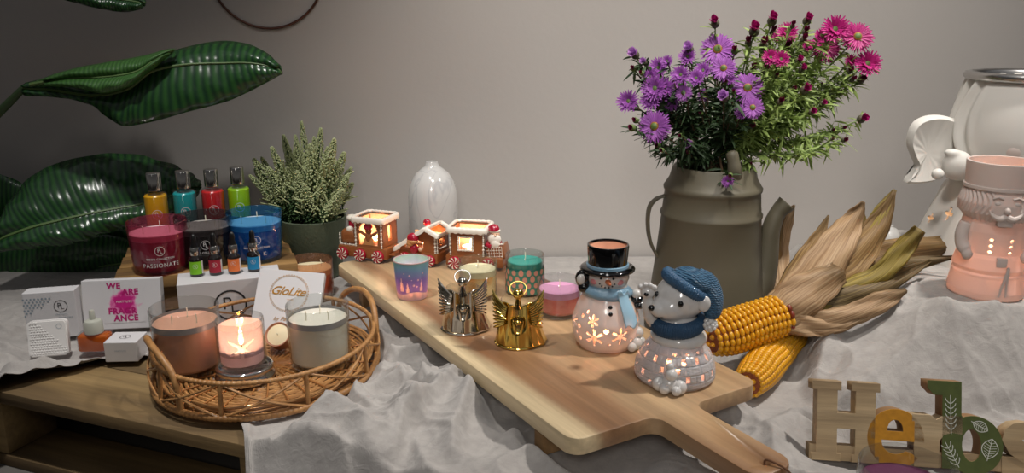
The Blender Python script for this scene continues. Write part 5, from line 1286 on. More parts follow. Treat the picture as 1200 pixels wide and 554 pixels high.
# ------------------------------------------------------------------ marbled vase
T = NT('marbled'); bs = T.n('ShaderNodeBsdfPrincipled'); pset(bs, Roughness=.15, **{'Coat Weight': .5})
tcn = T.n('ShaderNodeTexCoord'); mp = T.n('ShaderNodeMapping'); mp.inputs['Scale'].default_value = (1, 1, .55); mp.inputs['Rotation'].default_value = (.4, .5, 0); T.l(tcn.outputs['Object'], mp.inputs[0])
nz = T.n('ShaderNodeTexNoise'); nz.inputs['Scale'].default_value = 13; nz.inputs['Detail'].default_value = 3; nz.inputs['Distortion'].default_value = 1.4; T.l(mp.outputs[0], nz.inputs[0])
ab = T.n('ShaderNodeMath', operation='SUBTRACT'); ab.inputs[1].default_value = .5; T.l(nz.outputs['Fac'], ab.inputs[0]); a2 = T.n('ShaderNodeMath', operation='ABSOLUTE'); T.l(ab.outputs[0], a2.inputs[0])
cr = T.n('ShaderNodeValToRGB'); cr.color_ramp.elements[0].position = 0; cr.color_ramp.elements[0].color = lin('#c4c3c3'); cr.color_ramp.elements[1].position = .025; cr.color_ramp.elements[1].color = lin('#d6d4d1'); T.l(a2.outputs[0], cr.inputs[0]); T.l(cr.outputs[0], bs.inputs['Base Color']); T.l(bs.outputs[0], T.out.inputs[0]); M['marbled'] = T.m
VP = Vector((wp(508, 260, 1.86).x, 1.86, .004)); vz = wp(508, 189, 1.86).z - .004
vs_ = thing('vase', 'white marbled dome-shaped vase with a tiny neck, behind the gingerbread train', 'vase', VP, 0)
R = .0575
MB().lathe([(0, 0), (R - .004, 0), (R, .004), (R, vz - .085), (R * .97, vz - .066), (R * .86, vz - .045), (R * .66, vz - .027), (R * .42, vz - .016), (R * .29, vz - .010), (R * .25, vz - .002), (R * .24, vz), (R * .19, vz), (R * .19, vz - .02), (0, vz - .03)], seg=64).build('vase_body', 'marbled', vs_, angle=60)

# ------------------------------------------------------------------ bird-of-paradise plant
def leafmat(name, c1, c2, rough=.32):
    T = NT(name); b = T.n('ShaderNodeBsdfPrincipled'); pset(b, Roughness=rough, **{'Coat Weight': .2, 'Coat Roughness': .25})
    uv = T.n('ShaderNodeUVMap'); sp_ = T.n('ShaderNodeSeparateXYZ'); T.l(uv.outputs[0], sp_.inputs[0])
    w = T.n('ShaderNodeTexWave'); w.inputs['Scale'].default_value = 13; w.inputs['Distortion'].default_value = 1.2; w.inputs['Detail'].default_value = 2; w.bands_direction = 'X'
    mp = T.n('ShaderNodeMapping'); mp.inputs['Scale'].default_value = (1, .15, 1); T.l(uv.outputs[0], mp.inputs[0]); T.l(mp.outputs[0], w.inputs[0])
    cr = T.n('ShaderNodeValToRGB'); cr.color_ramp.elements[0].color = lin(c1); cr.color_ramp.elements[1].color = lin(c2); T.l(w.outputs['Fac'], cr.inputs[0])
    nz = T.n('ShaderNodeTexNoise'); nz.inputs['Scale'].default_value = 9; T.l(uv.outputs[0], nz.inputs[0]); T.l(cr.outputs[0], b.inputs['Base Color'])
    bp_ = T.n('ShaderNodeBump'); bp_.inputs['Strength'].default_value = .22; bp_.inputs['Distance'].default_value = .003; T.l(w.outputs['Fac'], bp_.inputs['Height']); T.l(bp_.outputs[0], b.inputs['Normal'])
    tr = T.n('ShaderNodeBsdfTranslucent'); tr.inputs[0].default_value = lin(c2); mx = T.n('ShaderNodeMixShader'); mx.inputs[0].default_value = .12; T.l(b.outputs[0], mx.inputs[1]); T.l(tr.outputs[0], mx.inputs[2]); T.l(mx.outputs[0], T.out.inputs[0]); M[name] = T.m
leafmat('leaf_glossy', '#21402a', '#33602f', .24); leafmat('leaf_under', '#3a6230', '#4a7839', .4)
mat('midrib', '#5e7a42', .5); mat('stalk', '#3d5230', .5)
PLO = Vector((-1.42, 1.72, FLOOR_Z))
plant = thing('bird_of_paradise_plant', 'large dark green banana-like plant whose long glossy leaves reach in from the left', 'potted plant', PLO, 0)
mat('dark_pot', '#1d1c1c', .5)
MB().lathe([(0, 0), (.13, 0), (.16, .28), (.15, .285), (.14, .26), (0, .26)], seg=40).build('pot', 'dark_pot', plant); MB().ell((0, 0, .255), (.14, .14, .015)).build('soil', 'soil', plant)
def big_leaf(st, stalk=None, m='leaf_glossy', n=9, cup=.012, ripple=.003, seed=0):
    """st: stations (upper edge px, midrib px, lower edge px, depth, depth offset of the two edges)"""
    U = catmull([wp(*s[0], s[3] + s[4]) for s in st], n); C_ = catmull([wp(*s[1], s[3]) for s in st], n); Lw = catmull([wp(*s[2], s[3] + s[5]) for s in st], n); K = len(C_); NV = 15
    mb = MB(); uvs = {}; rows = []
    for i in range(K):
        row = []
        for j in range(NV):
            v = -1 + 2 * j / (NV - 1); e = U[i] if v > 0 else Lw[i]; k = abs(v)
            p = C_[i].lerp(e, k); dirn = (e - C_[i]); 
            off = cup * math.sin(k * PI) * (1 if dirn.length > .01 else 0) + ripple * math.sin(i * .9 + j * 1.3 + seed) * k
            p = p + Vector((0, -off, 0)) ; vv = mb.bm.verts.new(p - PLO); uvs[vv] = (i / K, v * .5 + .5); row.append(vv)
        rows.append(row)
    ul = mb.bm.loops.layers.uv.new('UVMap')
    for i in range(K - 1):
        for j in range(NV - 1):
            f = mb.bm.faces.new((rows[i][j], rows[i + 1][j], rows[i + 1][j + 1], rows[i][j + 1]))
            for l in f.loops: l[ul].uv = uvs[l.vert]
    o = mb.build('leaf', m, plant, merge=False, recalc=False, angle=None); solid(o, .0012, 0)
    MB().tube([p - PLO + Vector((0, -.0022, 0)) for p in C_], [.0045 * (1 - .75 * i / K) for i in range(K)], 6).build('midrib', 'midrib', o)
    if stalk:
        P = catmull([*[PLO + Vector(q) if abs(q[0]) + abs(q[1]) < 1 else wp(*q) for q in stalk], C_[0]], 8)
        MB().tube([p - PLO for p in P], [.011 - .004 * i / len(P) for i in range(len(P))], 10).build('stalk', 'stalk', plant)
    return o
# upper leaf
big_leaf([((30, 97), (28, 103), (30, 112), 1.70, 0, 0), ((60, 92), (62, 106), (75, 115), 1.70, .02, .0), ((110, 100), (110, 112), (108, 124), 1.70, .03, .0), ((150, 92), (150, 104), (140, 146), 1.70, .03, -.02), ((182, 70), (178, 84), (172, 144), 1.71, .04, -.02), ((215, 56), (215, 76), (220, 131), 1.72, .05, -.02), ((262, 48), (258, 74), (268, 118), 1.73, .05, -.01), ((300, 55), (295, 74), (306, 100), 1.73, .03, 0), ((326, 74), (324, 80), (328, 88), 1.73, .0, 0), ((331, 85), (331, 86), (331, 87), 1.73, 0, 0)], [(0, 0, .25), (-20, 150, 1.70)], seed=1)
# its left half folded over towards the viewer
big_leaf([((36, 97), (36, 99), (36, 101), 1.69, 0, 0), ((80, 82), (80, 92), (85, 102), 1.685, .01, -.01), ((125, 73), (125, 90), (118, 109), 1.68, .02, -.015), ((165, 66), (160, 84), (150, 102), 1.68, .03, -.01), ((195, 58), (185, 68), (178, 82), 1.69, .03, .0), ((206, 57), (205, 58), (204, 60), 1.71, .02, 0)], None, 'leaf_under', cup=.016, seed=3)
# leaf at the top edge
big_leaf([((20, -45), (18, -30), (16, -20), 1.72, 0, 0), ((60, -40), (62, -18), (70, -2), 1.72, .03, 0), ((110, -30), (112, -5), (112, 9), 1.72, .03, 0), ((145, -18), (146, 0), (145, 14), 1.73, .03, 0), ((165, -6), (165, 3), (166, 10), 1.73, .02, 0), ((171, 2), (171, 3), (171, 4), 1.73, 0, 0)], [(0, 0, .25), (-120, 100, 1.74), (-60, -10, 1.73)], seed=5)
# middle leaf
big_leaf([((-10, 272), (-12, 285), (-8, 296), 1.66, 0, 0), ((14, 232), (32, 268), (50, 290), 1.67, .04, .0), ((45, 201), (70, 258), (95, 284), 1.69, .06, .0), ((95, 184), (115, 248), (130, 272), 1.72, .07, .0), ((150, 180), (160, 240), (170, 262), 1.76, .07, 0), ((200, 192), (198, 230), (205, 250), 1.80, .05, 0), ((228, 206), (222, 222), (226, 236), 1.80, .02, 0), ((236, 216), (236, 218), (236, 220), 1.80, 0, 0)], [(0, 0, .25), (-70, 330, 1.76)], cup=.02, ripple=.006, seed=2)
# lower dark leaf
big_leaf([((-30, 330), (-30, 368), (-30, 400), 1.84, 0, 0), ((20, 295), (30, 352), (40, 392), 1.84, -.02, 0), ((75, 284), (85, 335), (95, 375), 1.84, -.02, .02), ((125, 285), (130, 318), (140, 350), 1.84, -.02, .0), ((165, 294), (165, 304), (170, 318), 1.85, 0, 0), ((180, 298), (180, 300), (180, 302), 1.85, 0, 0)], [(0, 0, .25), (-80, 380, 1.68)], cup=.02, seed=6)
# dark leaves deeper in
big_leaf([((-60, 195), (-60, 240), (-60, 290), 1.86, 0, 0), ((-20, 198), (-20, 250), (-20, 300), 1.86, 0, 0), ((20, 212), (25, 262), (30, 312), 1.86, 0, 0), ((60, 240), (70, 275), (85, 318), 1.86, 0, 0), ((130, 262), (140, 285), (150, 312), 1.86, 0, 0), ((190, 285), (190, 292), (190, 302), 1.86, 0, 0)], [(0, 0, .25), (-110, 330, 1.85)], seed=8)
big_leaf([((-60, 290), (-60, 340), (-60, 390), 1.82, 0, 0), ((0, 280), (0, 330), (0, 385), 1.82, 0, 0), ((60, 275), (60, 320), (60, 370), 1.82, 0, 0), ((130, 275), (130, 310), (130, 355), 1.82, 0, 0), ((165, 290), (165, 305), (165, 330), 1.82, 0, 0)], [(0, 0, .25), (-100, 380, 1.80)], seed=9)
# wire hoop on the wall
mat('copper_wire', '#5d4036', .35, metal=.8)
hc = wp(311, -37, WALL_Y - .003); HR = 68 * mpp(WALL_Y - .003, hc.z)
hoop = MB().tube([(HR * math.cos(a), 0, HR * math.sin(a)) for a in [2 * PI * k / 120 for k in range(120)]], .0028, 8, closed=True).build('wire_hoop', 'copper_wire', loc=hc)
tag(hoop, 'thin dark copper wire hoop hanging high on the grey wall', 'wall decoration')
# ------------------------------------------------------------------ corn cobs
mat('kernel', '#e8ab22', .3, coat=.35, var=(110, '#d2900f', .3)); mat('cob_core', '#7c3a22', .8, var=(200, '#a05a30', .2)); mat('kernel_dark', '#7c2f1c', .35, coat=.3)
def husk_mat(name, c1, c2, c3):
    T = NT(name); b = T.n('ShaderNodeBsdfPrincipled'); pset(b, Roughness=.6)
    uv = T.n('ShaderNodeUVMap'); mp = T.n('ShaderNodeMapping'); mp.inputs['Scale'].default_value = (1.6, 26, 1); nz = T.n('ShaderNodeTexNoise'); nz.inputs['Scale'].default_value = 1; nz.inputs['Detail'].default_value = 4
    T.l(uv.outputs[0], mp.inputs[0]); T.l(mp.outputs[0], nz.inputs[0]); cr = T.n('ShaderNodeValToRGB'); e = cr.color_ramp.elements; e[0].position = .3; e[1].position = .75; e[0].color = lin(c1); e[1].color = lin(c3); cr.color_ramp.elements.new(.52).color = lin(c2)
    T.l(nz.outputs['Fac'], cr.inputs[0])
    su = T.n('ShaderNodeSeparateXYZ'); T.l(uv.outputs[0], su.inputs[0]); n2 = T.n('ShaderNodeTexNoise'); n2.inputs['Scale'].default_value = 5; T.l(uv.outputs[0], n2.inputs[0]); ad = T.n('ShaderNodeMath', operation='MULTIPLY_ADD'); ad.inputs[1].default_value = .5; T.l(n2.outputs['Fac'], ad.inputs[0]); T.l(su.outputs['X'], ad.inputs[2])
    mr = T.n('ShaderNodeMapRange'); mr.inputs[1].default_value = .88; mr.inputs[2].default_value = 1.28; mr.inputs[3].default_value = 0; mr.inputs[4].default_value = .85; T.l(ad.outputs[0], mr.inputs[0])
    mt = T.n('ShaderNodeMix', data_type='RGBA'); T.l(mr.outputs[0], mt.inputs['Factor']); T.l(cr.outputs[0], mt.inputs[6]); mt.inputs[7].default_value = lin('#55411f'); T.l(mt.outputs[2], b.inputs['Base Color'])
    bp_ = T.n('ShaderNodeBump'); bp_.inputs['Strength'].default_value = .5; bp_.inputs['Distance'].default_value = .0015; T.l(nz.outputs['Fac'], bp_.inputs['Height']); T.l(bp_.outputs[0], b.inputs['Normal'])
    tr = T.n('ShaderNodeBsdfTranslucent'); T.l(cr.outputs[0], tr.inputs[0]); mx = T.n('ShaderNodeMixShader'); mx.inputs[0].default_value = .25; T.l(b.outputs[0], mx.inputs[1]); T.l(tr.outputs[0], mx.inputs[2]); T.l(mx.outputs[0], T.out.inputs[0]); M[name] = T.m
husk_mat('husk_pale', '#8a6949', '#b6946e', '#cfb38d'); husk_mat('husk_tan', '#654a2a', '#977649', '#bd9e6c'); husk_mat('husk_green', '#6b5a24', '#9a8538', '#b59c4c'); husk_mat('husk_brown', '#4c3b28', '#75603c', '#a08a58')
def cob(t, a, b, R, nrow=17, dark_end=False, pitch=.0070):
    """t sits at the cob's foot; a = tip end, b = husk end in world space"""
    org = t.location; ax = (b - a); L = ax.length; Q = ax.to_track_quat('Z', 'Y').to_matrix(); RR = lambda f: R * (.62 + .38 * math.sin(min(1, f * 2.6 + .12) * PI / 2)) * (1 - .10 * f)
    core = MB(); core.tube([a + ax * f - org for f in [k / 16 for k in range(17)]], [RR(k / 16) * .86 for k in range(17)], 24); core.build('cob_core', 'cob_core', t)
    ks = MB(); dk = MB(); nk = int(L / pitch); sub = bmesh.ops
    proto = MB().ell((0, 0, 0), 1, u=8, v=6).mesh('k')
    tmpv = [v.co.copy() for v in proto.vertices]; tmpf = [tuple(p.vertices) for p in proto.polygons]
    for j in range(nk):
        f = (j + .4) / nk; r = RR(f)
        for k in range(nrow):
            an = 2 * PI * (k + .12 * math.sin(j * .5)) / nrow; w = 2 * PI * r / nrow * .58
            mm = Matrix.Translation(a + ax * f + (Q @ Vector((math.cos(an), math.sin(an), 0))) * r * .93 - org) @ (Q @ Matrix.Rotation(an, 3, 'Z')).to_4x4() @ Matrix.Diagonal((pitch * .60, w, .0040, 1))
            isd = dark_end and f > .90 and math.sin(k * 2.1) > -.6
            bm_ = (dk if isd else ks).bm; vv = [bm_.verts.new(mm @ v) for v in tmpv]
            for p in tmpf: bm_.faces.new([vv[i] for i in p])
    for k in range(5): ks.ico(a + (Q @ Vector((R * .3 * math.cos(k * 1.257), R * .3 * math.sin(k * 1.257), -.001))) - org, .0045, 2)
    kk = ks.build('kernels', 'kernel', t, merge=False, recalc=False, angle=None); kk['kind'] = 'stuff'
    if dark_end: d = dk.build('dark_kernels', 'kernel_dark', t, merge=False, recalc=False, angle=None); d['kind'] = 'stuff'; d['label'] = 'dark reddish kernels by the husk'
    elif len(dk.bm.verts) == 0: dk.bm.free()
def husk(t, pts, W, m, fold=.35, curl=.004, seed=0, tip=None):
    """pts: (px, py, Y) along the leaf; W: half-widths in px, with a creased cross-section"""
    org = t.location; n = 8; P = catmull([wp(*p) for p in pts], n); Wd = smooth_list(W, n); K = len(P); NV = 13; mb = MB(); rows = []; uvs = {}
    for i in range(K):
        tg = (P[min(i + 1, K - 1)] - P[max(i - 1, 0)]).normalized(); view = (P[i] - Vector((0, 0, CAM_H))).normalized(); s = tg.cross(view).normalized(); up = s.cross(tg).normalized(); row = []
        w = max(Wd[i], .15) * mpp(P[i].y, P[i].z)
        for j in range(NV):
            v = -1 + 2 * j / (NV - 1)
            wav = curl * math.sin(i * .45 + v * 4 + seed) * min(1, w / .01)
            p = P[i] + s * w * v * (1 + .04 * math.sin(i * 1.3 + seed)) + up * (-fold * w * (1 - abs(v) ** 1.4) + wav * (.4 + abs(v))) + up * (.0012 * math.sin(v * 16 + seed))
            q = mb.bm.verts.new(p - org); uvs[q] = (i / K, v * .5 + .5 + seed * .37); row.append(q)
        rows.append(row)
    ul = mb.bm.loops.layers.uv.new('UVMap')
    for i in range(K - 1):
        for j in range(NV - 1):
            f = mb.bm.faces.new((rows[i][j], rows[i + 1][j], rows[i + 1][j + 1], rows[i][j + 1]))
            for l in f.loops: l[ul].uv = uvs[l.vert]
    o = mb.build('husk_leaf', m, t, merge=False, recalc=False, angle=None); solid(o, .0008, 0)
    return o
e2a, e2b = gp(877, 448, .036), wp(928, 384, 1.335)
c2 = thing('corn_cob', 'lower corn cob pointing towards the camera, its husk standing up behind the spout', 'corn', (e2a.x, e2a.y, .0))
cob(c2, Vector((e2a.x, e2a.y, .034)), Vector((e2b.x, e2b.y, .040)), .0315)
husk(c2, [(926, 378, 1.36), (912, 350, 1.44), (906, 310, 1.50), (907, 270, 1.51), (914, 244, 1.51)], [8, 12, 11, 10, 5], 'husk_tan', seed=4)
husk(c2, [(928, 378, 1.37), (918, 340, 1.45), (914, 290, 1.52), (922, 256, 1.53), (931, 240, 1.53)], [6, 10, 10, 8, 1], 'husk_pale', seed=9)
e1a, e1b = wp(838, 394, 1.275), wp(912, 369, 1.335)
c1 = thing('corn_cob', 'upper corn cob with a broad fan of dry husk leaves spreading to the right', 'corn', (e1b.x, e1b.y, .0))
e1a.z = .094; e1b.z = .102
e1a = wp(832, 397, 1.215); e1b = wp(914, 369, 1.262)
cob(c1, e1a, e1b + (e1b - e1a) * .05, .0375, nrow=16, dark_end=True, pitch=.0086)
hk = [
    ([(912, 366, 1.27), (955, 325, 1.30), (985, 280, 1.34), (1003, 252, 1.36), (1012, 236, 1.36)], [22, 25, 19, 10, 2], 'husk_pale', 1),
    ([(918, 362, 1.275), (965, 325, 1.31), (1000, 300, 1.34), (1030, 262, 1.37), (1048, 224, 1.38)], [20, 24, 22, 13, 2], 'husk_tan', 2),
    ([(930, 360, 1.28), (985, 322, 1.33), (1012, 285, 1.36), (1035, 245, 1.38), (1049, 222, 1.385)], [12, 15, 13, 8, 2], 'husk_green', 3),
    ([(925, 372, 1.27), (985, 345, 1.29), (1030, 322, 1.30), (1058, 292, 1.31), (1078, 268, 1.31)], [14, 16, 12, 12, 7], 'husk_green', 5),
    ([(915, 360, 1.285), (940, 312, 1.33), (958, 280, 1.36), (971, 252, 1.37)], [16, 14, 8, 1], 'husk_tan', 6),
    ([(925, 365, 1.30), (985, 330, 1.35), (1040, 298, 1.39), (1105, 288, 1.42)], [16, 20, 17, 12], 'husk_tan', 7),
    ([(935, 368, 1.30), (1000, 338, 1.33), (1060, 312, 1.36), (1124, 300, 1.34)], [14, 15, 10, 1], 'husk_brown', 8),
    ([(918, 374, 1.262), (960, 378, 1.24), (1000, 368, 1.24), (1035, 352, 1.25), (1062, 340, 1.26)], [13, 15, 13, 12, 3], 'husk_pale', 10),
    ([(930, 365, 1.29), (985, 352, 1.28), (1030, 336, 1.29), (1090, 305, 1.33)], [12, 16, 14, 2], 'husk_brown', 11),
    ([(925, 362, 1.30), (985, 310, 1.36), (1005, 275, 1.39), (1010, 245, 1.40)], [14, 18, 12, 2], 'husk_green', 12),
    ([(906, 372, 1.255), (922, 360, 1.25), (948, 342, 1.26), (985, 318, 1.29)], [10, 24, 24, 14], 'husk_pale', 13),
    ([(906, 376, 1.25), (918, 378, 1.245), (950, 382, 1.235), (985, 380, 1.235), (1030, 362, 1.24)], [6, 11, 12, 9, 2], 'husk_pale', 14),
]
for pts, W, m_, sd in hk: husk(c1, pts, W, m_, seed=sd)

# ------------------------------------------------------------------ wooden word sign
woodmat('sign_wood', '#a58b68', '#bba17b', '#cbb38e', rings=14, rough=.65, bump=.25); mat('ochre_paint', '#cf8f1c', .7, var=(120, '#b97d16', .2)); mat('green_paint', '#56612c', .7, var=(90, '#4b5526', .25)); mat('mdf', '#8d6b46', .8)
mat('white_print', '#d9dbcf', .7)
A_ = gp(951, 536, .014); B_ = gp(1200, 553, .014); v = B_ - A_
sign = thing('word_sign', 'freestanding wooden word sign reading Herbs, with an ochre e and a green leaf-printed b', 'sign', (A_.x, A_.y, .012), rot=(-.33, 0, math.atan2(v.y, v.x)))
k_ = .101 / 335                                    # sign metres per zoomed pixel of the letter H
X_ = lambda zx: (zx - 118) * k_
def letter(name, polys, m, depth=.024, holes=(), y0=0):
    cu = bpy.data.curves.new(name, 'CURVE'); cu.dimensions = '2D'; cu.fill_mode = 'BOTH'; cu.extrude = depth / 2; cu.bevel_depth = .0006
    for P in polys:
        s = cu.splines.new('POLY'); s.points.add(len(P) - 1)
        for q, (x, y) in zip(s.points, P): q.co = (x, y, 0, 1)
        s.use_cyclic_u = True
    o = bpy.data.objects.new('t', cu); COL.objects.link(o); dg = bpy.context.evaluated_depsgraph_get(); dg.update()
    me = bpy.data.meshes.new_from_object(o.evaluated_get(dg)); bpy.data.objects.remove(o); me.materials.clear()
    me.transform(Matrix.Translation((0, y0 + depth / 2, 0)) @ Matrix.Rotation(PI / 2, 4, 'X'))
    me.materials.append(M[m]); me.materials.append(M['mdf'])
    for p in me.polygons:
        if abs(p.normal.y) < .6 or p.normal.y > .5: p.material_index = 1 if m != 'sign_wood' else 0
    ob = bpy.data.objects.new(name, me); COL.objects.link(ob); ob.parent = sign; return ob
zz = lambda x, y: (X_(x), (492 - y) * k_)
H_ = [zz(*p) for p in ((118, 492), (118, 462), (140, 462), (140, 185), (118, 185), (118, 150), (238, 150), (238, 185), (222, 185), (222, 285), (302, 285), (302, 185), (285, 185), (285, 150), (400, 150), (400, 185), (382, 185), (382, 462), (400, 462), (400, 492), (288, 492), (288, 462), (302, 462), (302, 350), (222, 350), (222, 462), (238, 462), (238, 492))]
letter('letter_h', [H_], 'sign_wood')
def arcp(cx, cy, rx, ry, a0, a1, n=22): return [(cx + rx * math.cos(math.radians(a0 + (a1 - a0) * k / n)), cy + ry * math.sin(math.radians(a0 + (a1 - a0) * k / n))) for k in range(n + 1)]
# lower-case e: bowl with two counters
ecx, ecy = X_(468), (492 - 380) * k_; erx, ery = 118 * k_, 126 * k_
outer = arcp(ecx, ecy, erx, ery, -8, 335, 48) 
lowc = arcp(ecx - .001, ecy - 14 * k_, 62 * k_, 62 * k_, 182, 330, 18)
e_outer = arcp(ecx, ecy, erx, ery, -4, 322, 56)
e_poly = e_outer + [(ecx + 60 * k_, ecy - 58 * k_)] + arcp(ecx, ecy - 18 * k_, 58 * k_, 50 * k_, 315, 182, 16) + [(ecx - 60 * k_, ecy - 6 * k_)]
e_hole = arcp(ecx - 2 * k_, ecy + 36 * k_, 34 * k_, 46 * k_, 0, 180, 16) + [(ecx - 36 * k_, ecy + 30 * k_), (ecx + 32 * k_, ecy + 30 * k_)]
letter('letter_e', [e_poly, e_hole], 'ochre_paint')
r_ = [zz(*p) for p in ((545, 492), (545, 300), (535, 300), (535, 270), (608, 270), (636, 290), (660, 272), (700, 266), (740, 270), (740, 345), (700, 340), (668, 350), (648, 375), (645, 492))]
letter('letter_r', [r_], 'sign_wood')
bcx, bcy = X_(786), (492 - 388) * k_
b_ = [zz(*p) for p in ((598, 152), (598, 122), (735, 122), (735, 262))] + arcp(bcx, bcy, 118 * k_, 124 * k_, 112, -118, 40) + [zz(*p) for p in ((695, 492), (660, 492), (660, 180), (624, 180))]
letter('letter_b', [b_, arcp(bcx - 8 * k_, bcy, 40 * k_, 70 * k_, 0, 345, 24)], 'green_paint')
s_me = text_mesh('s', .152, offset=.0049, extrude=.011, align='LEFT'); s_me.transform(Matrix.Translation((X_(896), .011, .036)) @ Matrix.Rotation(PI / 2, 4, 'X')); link('letter_s', s_me, 'sign_wood', sign, smooth=False)
MB().box((X_(640), .012, .010), (X_(1180), .022, .020)).build('base_rail', 'sign_wood', sign)
# printed leaves on the b
lp = MB()
def sprig(mb, x, z, ang, L, n, w):
    c, s = math.cos(ang), math.sin(ang)
    f = lambda u, v: Vector((x + u * c - v * s, -.0010, z + u * s + v * c))
    def strip(P, t=.0004):
        for a, b in zip(P[:-1], P[1:]):
            d = (b - a); nn = Vector((-d.z, 0, d.x)).normalized() * t
            mb.bm.faces.new([mb.bm.verts.new(q) for q in (a - nn, b - nn, b + nn, a + nn)])
    strip([f(L * i / 8, 0) for i in range(9)])
    for i in range(n):
        for sg in (-1, 1):
            u0 = L * (.12 + .8 * i / n); q = [f(u0 + w * .9 * t, sg * (w * t) * .8 + sg * w * .22 * math.sin(PI * t)) for t in [k / 5 for k in range(6)]]; strip(q, .00035)
            q2 = [f(u0 + w * .9 * t - w * .25 * math.sin(PI * t), sg * (w * t) * .8) for t in [k / 5 for k in range(6)]]; strip(q2, .00035)
def outline_leaf(mb, x, z, ang, L, w):
    c, s = math.cos(ang), math.sin(ang); f = lambda u, v: Vector((x + u * c - v * s, -.0010, z + u * s + v * c))
    for sg in (-1, 1):
        for (P, t) in (([f(L * t, sg * w * max(0, math.sin(PI * t)) ** .8) for t in [k / 12 for k in range(13)]], .0005),):
            for a, b in zip(P[:-1], P[1:]):
                d = b - a; nn = Vector((-d.z, 0, d.x)).normalized() * t; mb.bm.faces.new([mb.bm.verts.new(q) for q in (a - nn, b - nn, b + nn, a + nn)])
        for k in range(1, 7):
            a, b = f(L * k / 8, 0), f(L * (k + .8) / 8, sg * w * .8 * math.sin(PI * (k + .5) / 8)); d = b - a; nn = Vector((-d.z, 0, d.x)).normalized() * .0003; mb.bm.faces.new([mb.bm.verts.new(q) for q in (a - nn, b - nn, b + nn, a + nn)])
    a, b = f(-.003, 0), f(L, 0); nn = Vector((-(b - a).z, 0, (b - a).x)).normalized() * .0004; mb.bm.faces.new([mb.bm.verts.new(q) for q in (a - nn, b - nn, b + nn, a + nn)])
x0_, z0_ = zz(695, 345); sprig(lp, x0_, z0_, PI / 2 + .03, .050, 6, .008)
x0_, z0_ = zz(728, 485); sprig(lp, x0_, z0_, PI / 2 + .5, .036, 5, .008)
x0_, z0_ = zz(784, 290); outline_leaf(lp, x0_, z0_, -.5, .020, .0065)
x0_, z0_ = zz(842, 440); outline_leaf(lp, x0_, z0_, 1.35, .026, .010)
lp.build('leaf_print', 'white_print', sign, smooth=False, merge=False)

# ------------------------------------------------------------------ nutcracker lantern
NP = Vector((.775, 1.262, BOXZ + .002)); nh = wp(1167, 188, NP.y).z - NP.z
mat('bisque', '#ded0c8', .55, transl=.22); mat('bisque_white', '#dcd8d2', .6, transl=.15)
nk = thing('nutcracker_lantern', 'glowing pinkish white ceramic nutcracker soldier lantern standing on the raised cloth', 'lantern', NP, facing(NP) + .25)
S = nh / .20
nz_ = [0, .003, .012, .034, .037, .040, .046, .062, .064, .068, .085, .100, .112, .117, .120, .128, .142, .155, .160, .165, .167, .198, .20]
nr_ = [.052, .0555, .0565, .0530, .0535, .0510, .0540, .0495, .0485, .0470, .0480, .0490, .0475, .0455, .0475, .0555, .0560, .0520, .0500, .0520, .0510, .0530, .0530]
nr = lambda z: float(np.interp(z / S, nz_, nr_)) 
def n_disp(th, z):
    zz_ = z / S; d = 0
    if .117 < zz_ < .160 and abs(th) > .35: d += .0016 * math.sin((th + .12 * math.sin(zz_ * 120)) * 42)
    if .064 < zz_ < .112: d += .0018 * math.exp(-((abs(th) - .95) / .05) ** 2) 
    return d
def n_hole(th, z):
    zz_ = z / S; x = th * .049
    for cx in (-.013, .017):
        for cz in (.073, .082, .091):
            if ((x - cx) / .0033) ** 2 + ((zz_ - cz) / .0026) ** 2 < 1: return True
    return False
shell('body', nr, 0, nh, 300, 220, 'bisque', nk, hole=n_hole, thick=.0035, disp=n_disp)
MB().lathe([(0, 0), (.050, 0), (.050, .003), (0, .003)], seg=40).build('base', 'bisque', nk)
zs = lambda z: z * S
for sg in (-1, 1):
    mb = MB(); th = sg * 1.15; c_ = lambda th_, z, r: Vector((r * math.sin(th_), -r * math.cos(th_), zs(z)))
    mb.tube(catmull([c_(th, .110, .050), c_(th, .095, .055), c_(th * .95, .080, .055), c_(th * .82, .070, .053)], 5), [.010] * 15 + [.008], 14)
    o = mb.ell(c_(th * .78, .066, .053), (.0085, .008, .010)).build('arm', 'bisque', nk); remesh(o, .0015, 3)
mb = MB(); mb.box(c_(.10, .060, .051), (.015, .006, zs(.013)), bevel=.001); mb.build('belt_buckle', 'bisque', nk)
mb = MB(); th0 = .25
for s_, e_ in (((.28, .054), (.12, .010)), ((.28, .054), (.30, .010))):
    mb.tube([c_(s_[0] + (e_[0] - s_[0]) * t, s_[1] + (e_[1] - s_[1]) * t, .0555) for t in [k / 6 for k in range(7)]], .0022, 6)
mb.build('sash', 'bisque', nk)
mb = MB()
for sg in (-1, 1): mb.tube(catmull([c_(.0, .128, .056), c_(sg * .16, .125, .058), c_(sg * .34, .129, .057), c_(sg * .44, .136, .056)], 5), [.004, .005, .005, .005, .0048, .0045, .0042, .004, .0036, .0032, .0028, .0024, .002, .0016, .0012, .0008], 8)
mb.ell(c_(0, .136, .055), (.005, .007, .006)); mb.build('moustache', 'bisque', nk)
mb = MB()
for sg in (-1, 1): mb.ell(c_(sg * .24, .145, .0535), (.005, .003, .0035)); mb.tube([c_(sg * .12, .1525, .054), c_(sg * .24, .155, .055), c_(sg * .38, .152, .054)], .0018, 6)
mb.build('eyes_and_brows', 'bisque', nk)
mb = MB(); mb.lathe([(nr(zs(.16)) - .001, zs(.160)), (.0535, zs(.162)), (.0535, zs(.166)), (.050, zs(.167))], seg=56); mb.build('hat_rim', 'bisque', nk)
MB().box(c_(0, .118, .0505), (.022, .012, zs(.010)), bevel=.002).build('jaw', 'bisque', nk)
tealight(nk, .0035); glow(NP + Vector((0, 0, .050)), .62, (1, .44, .25))

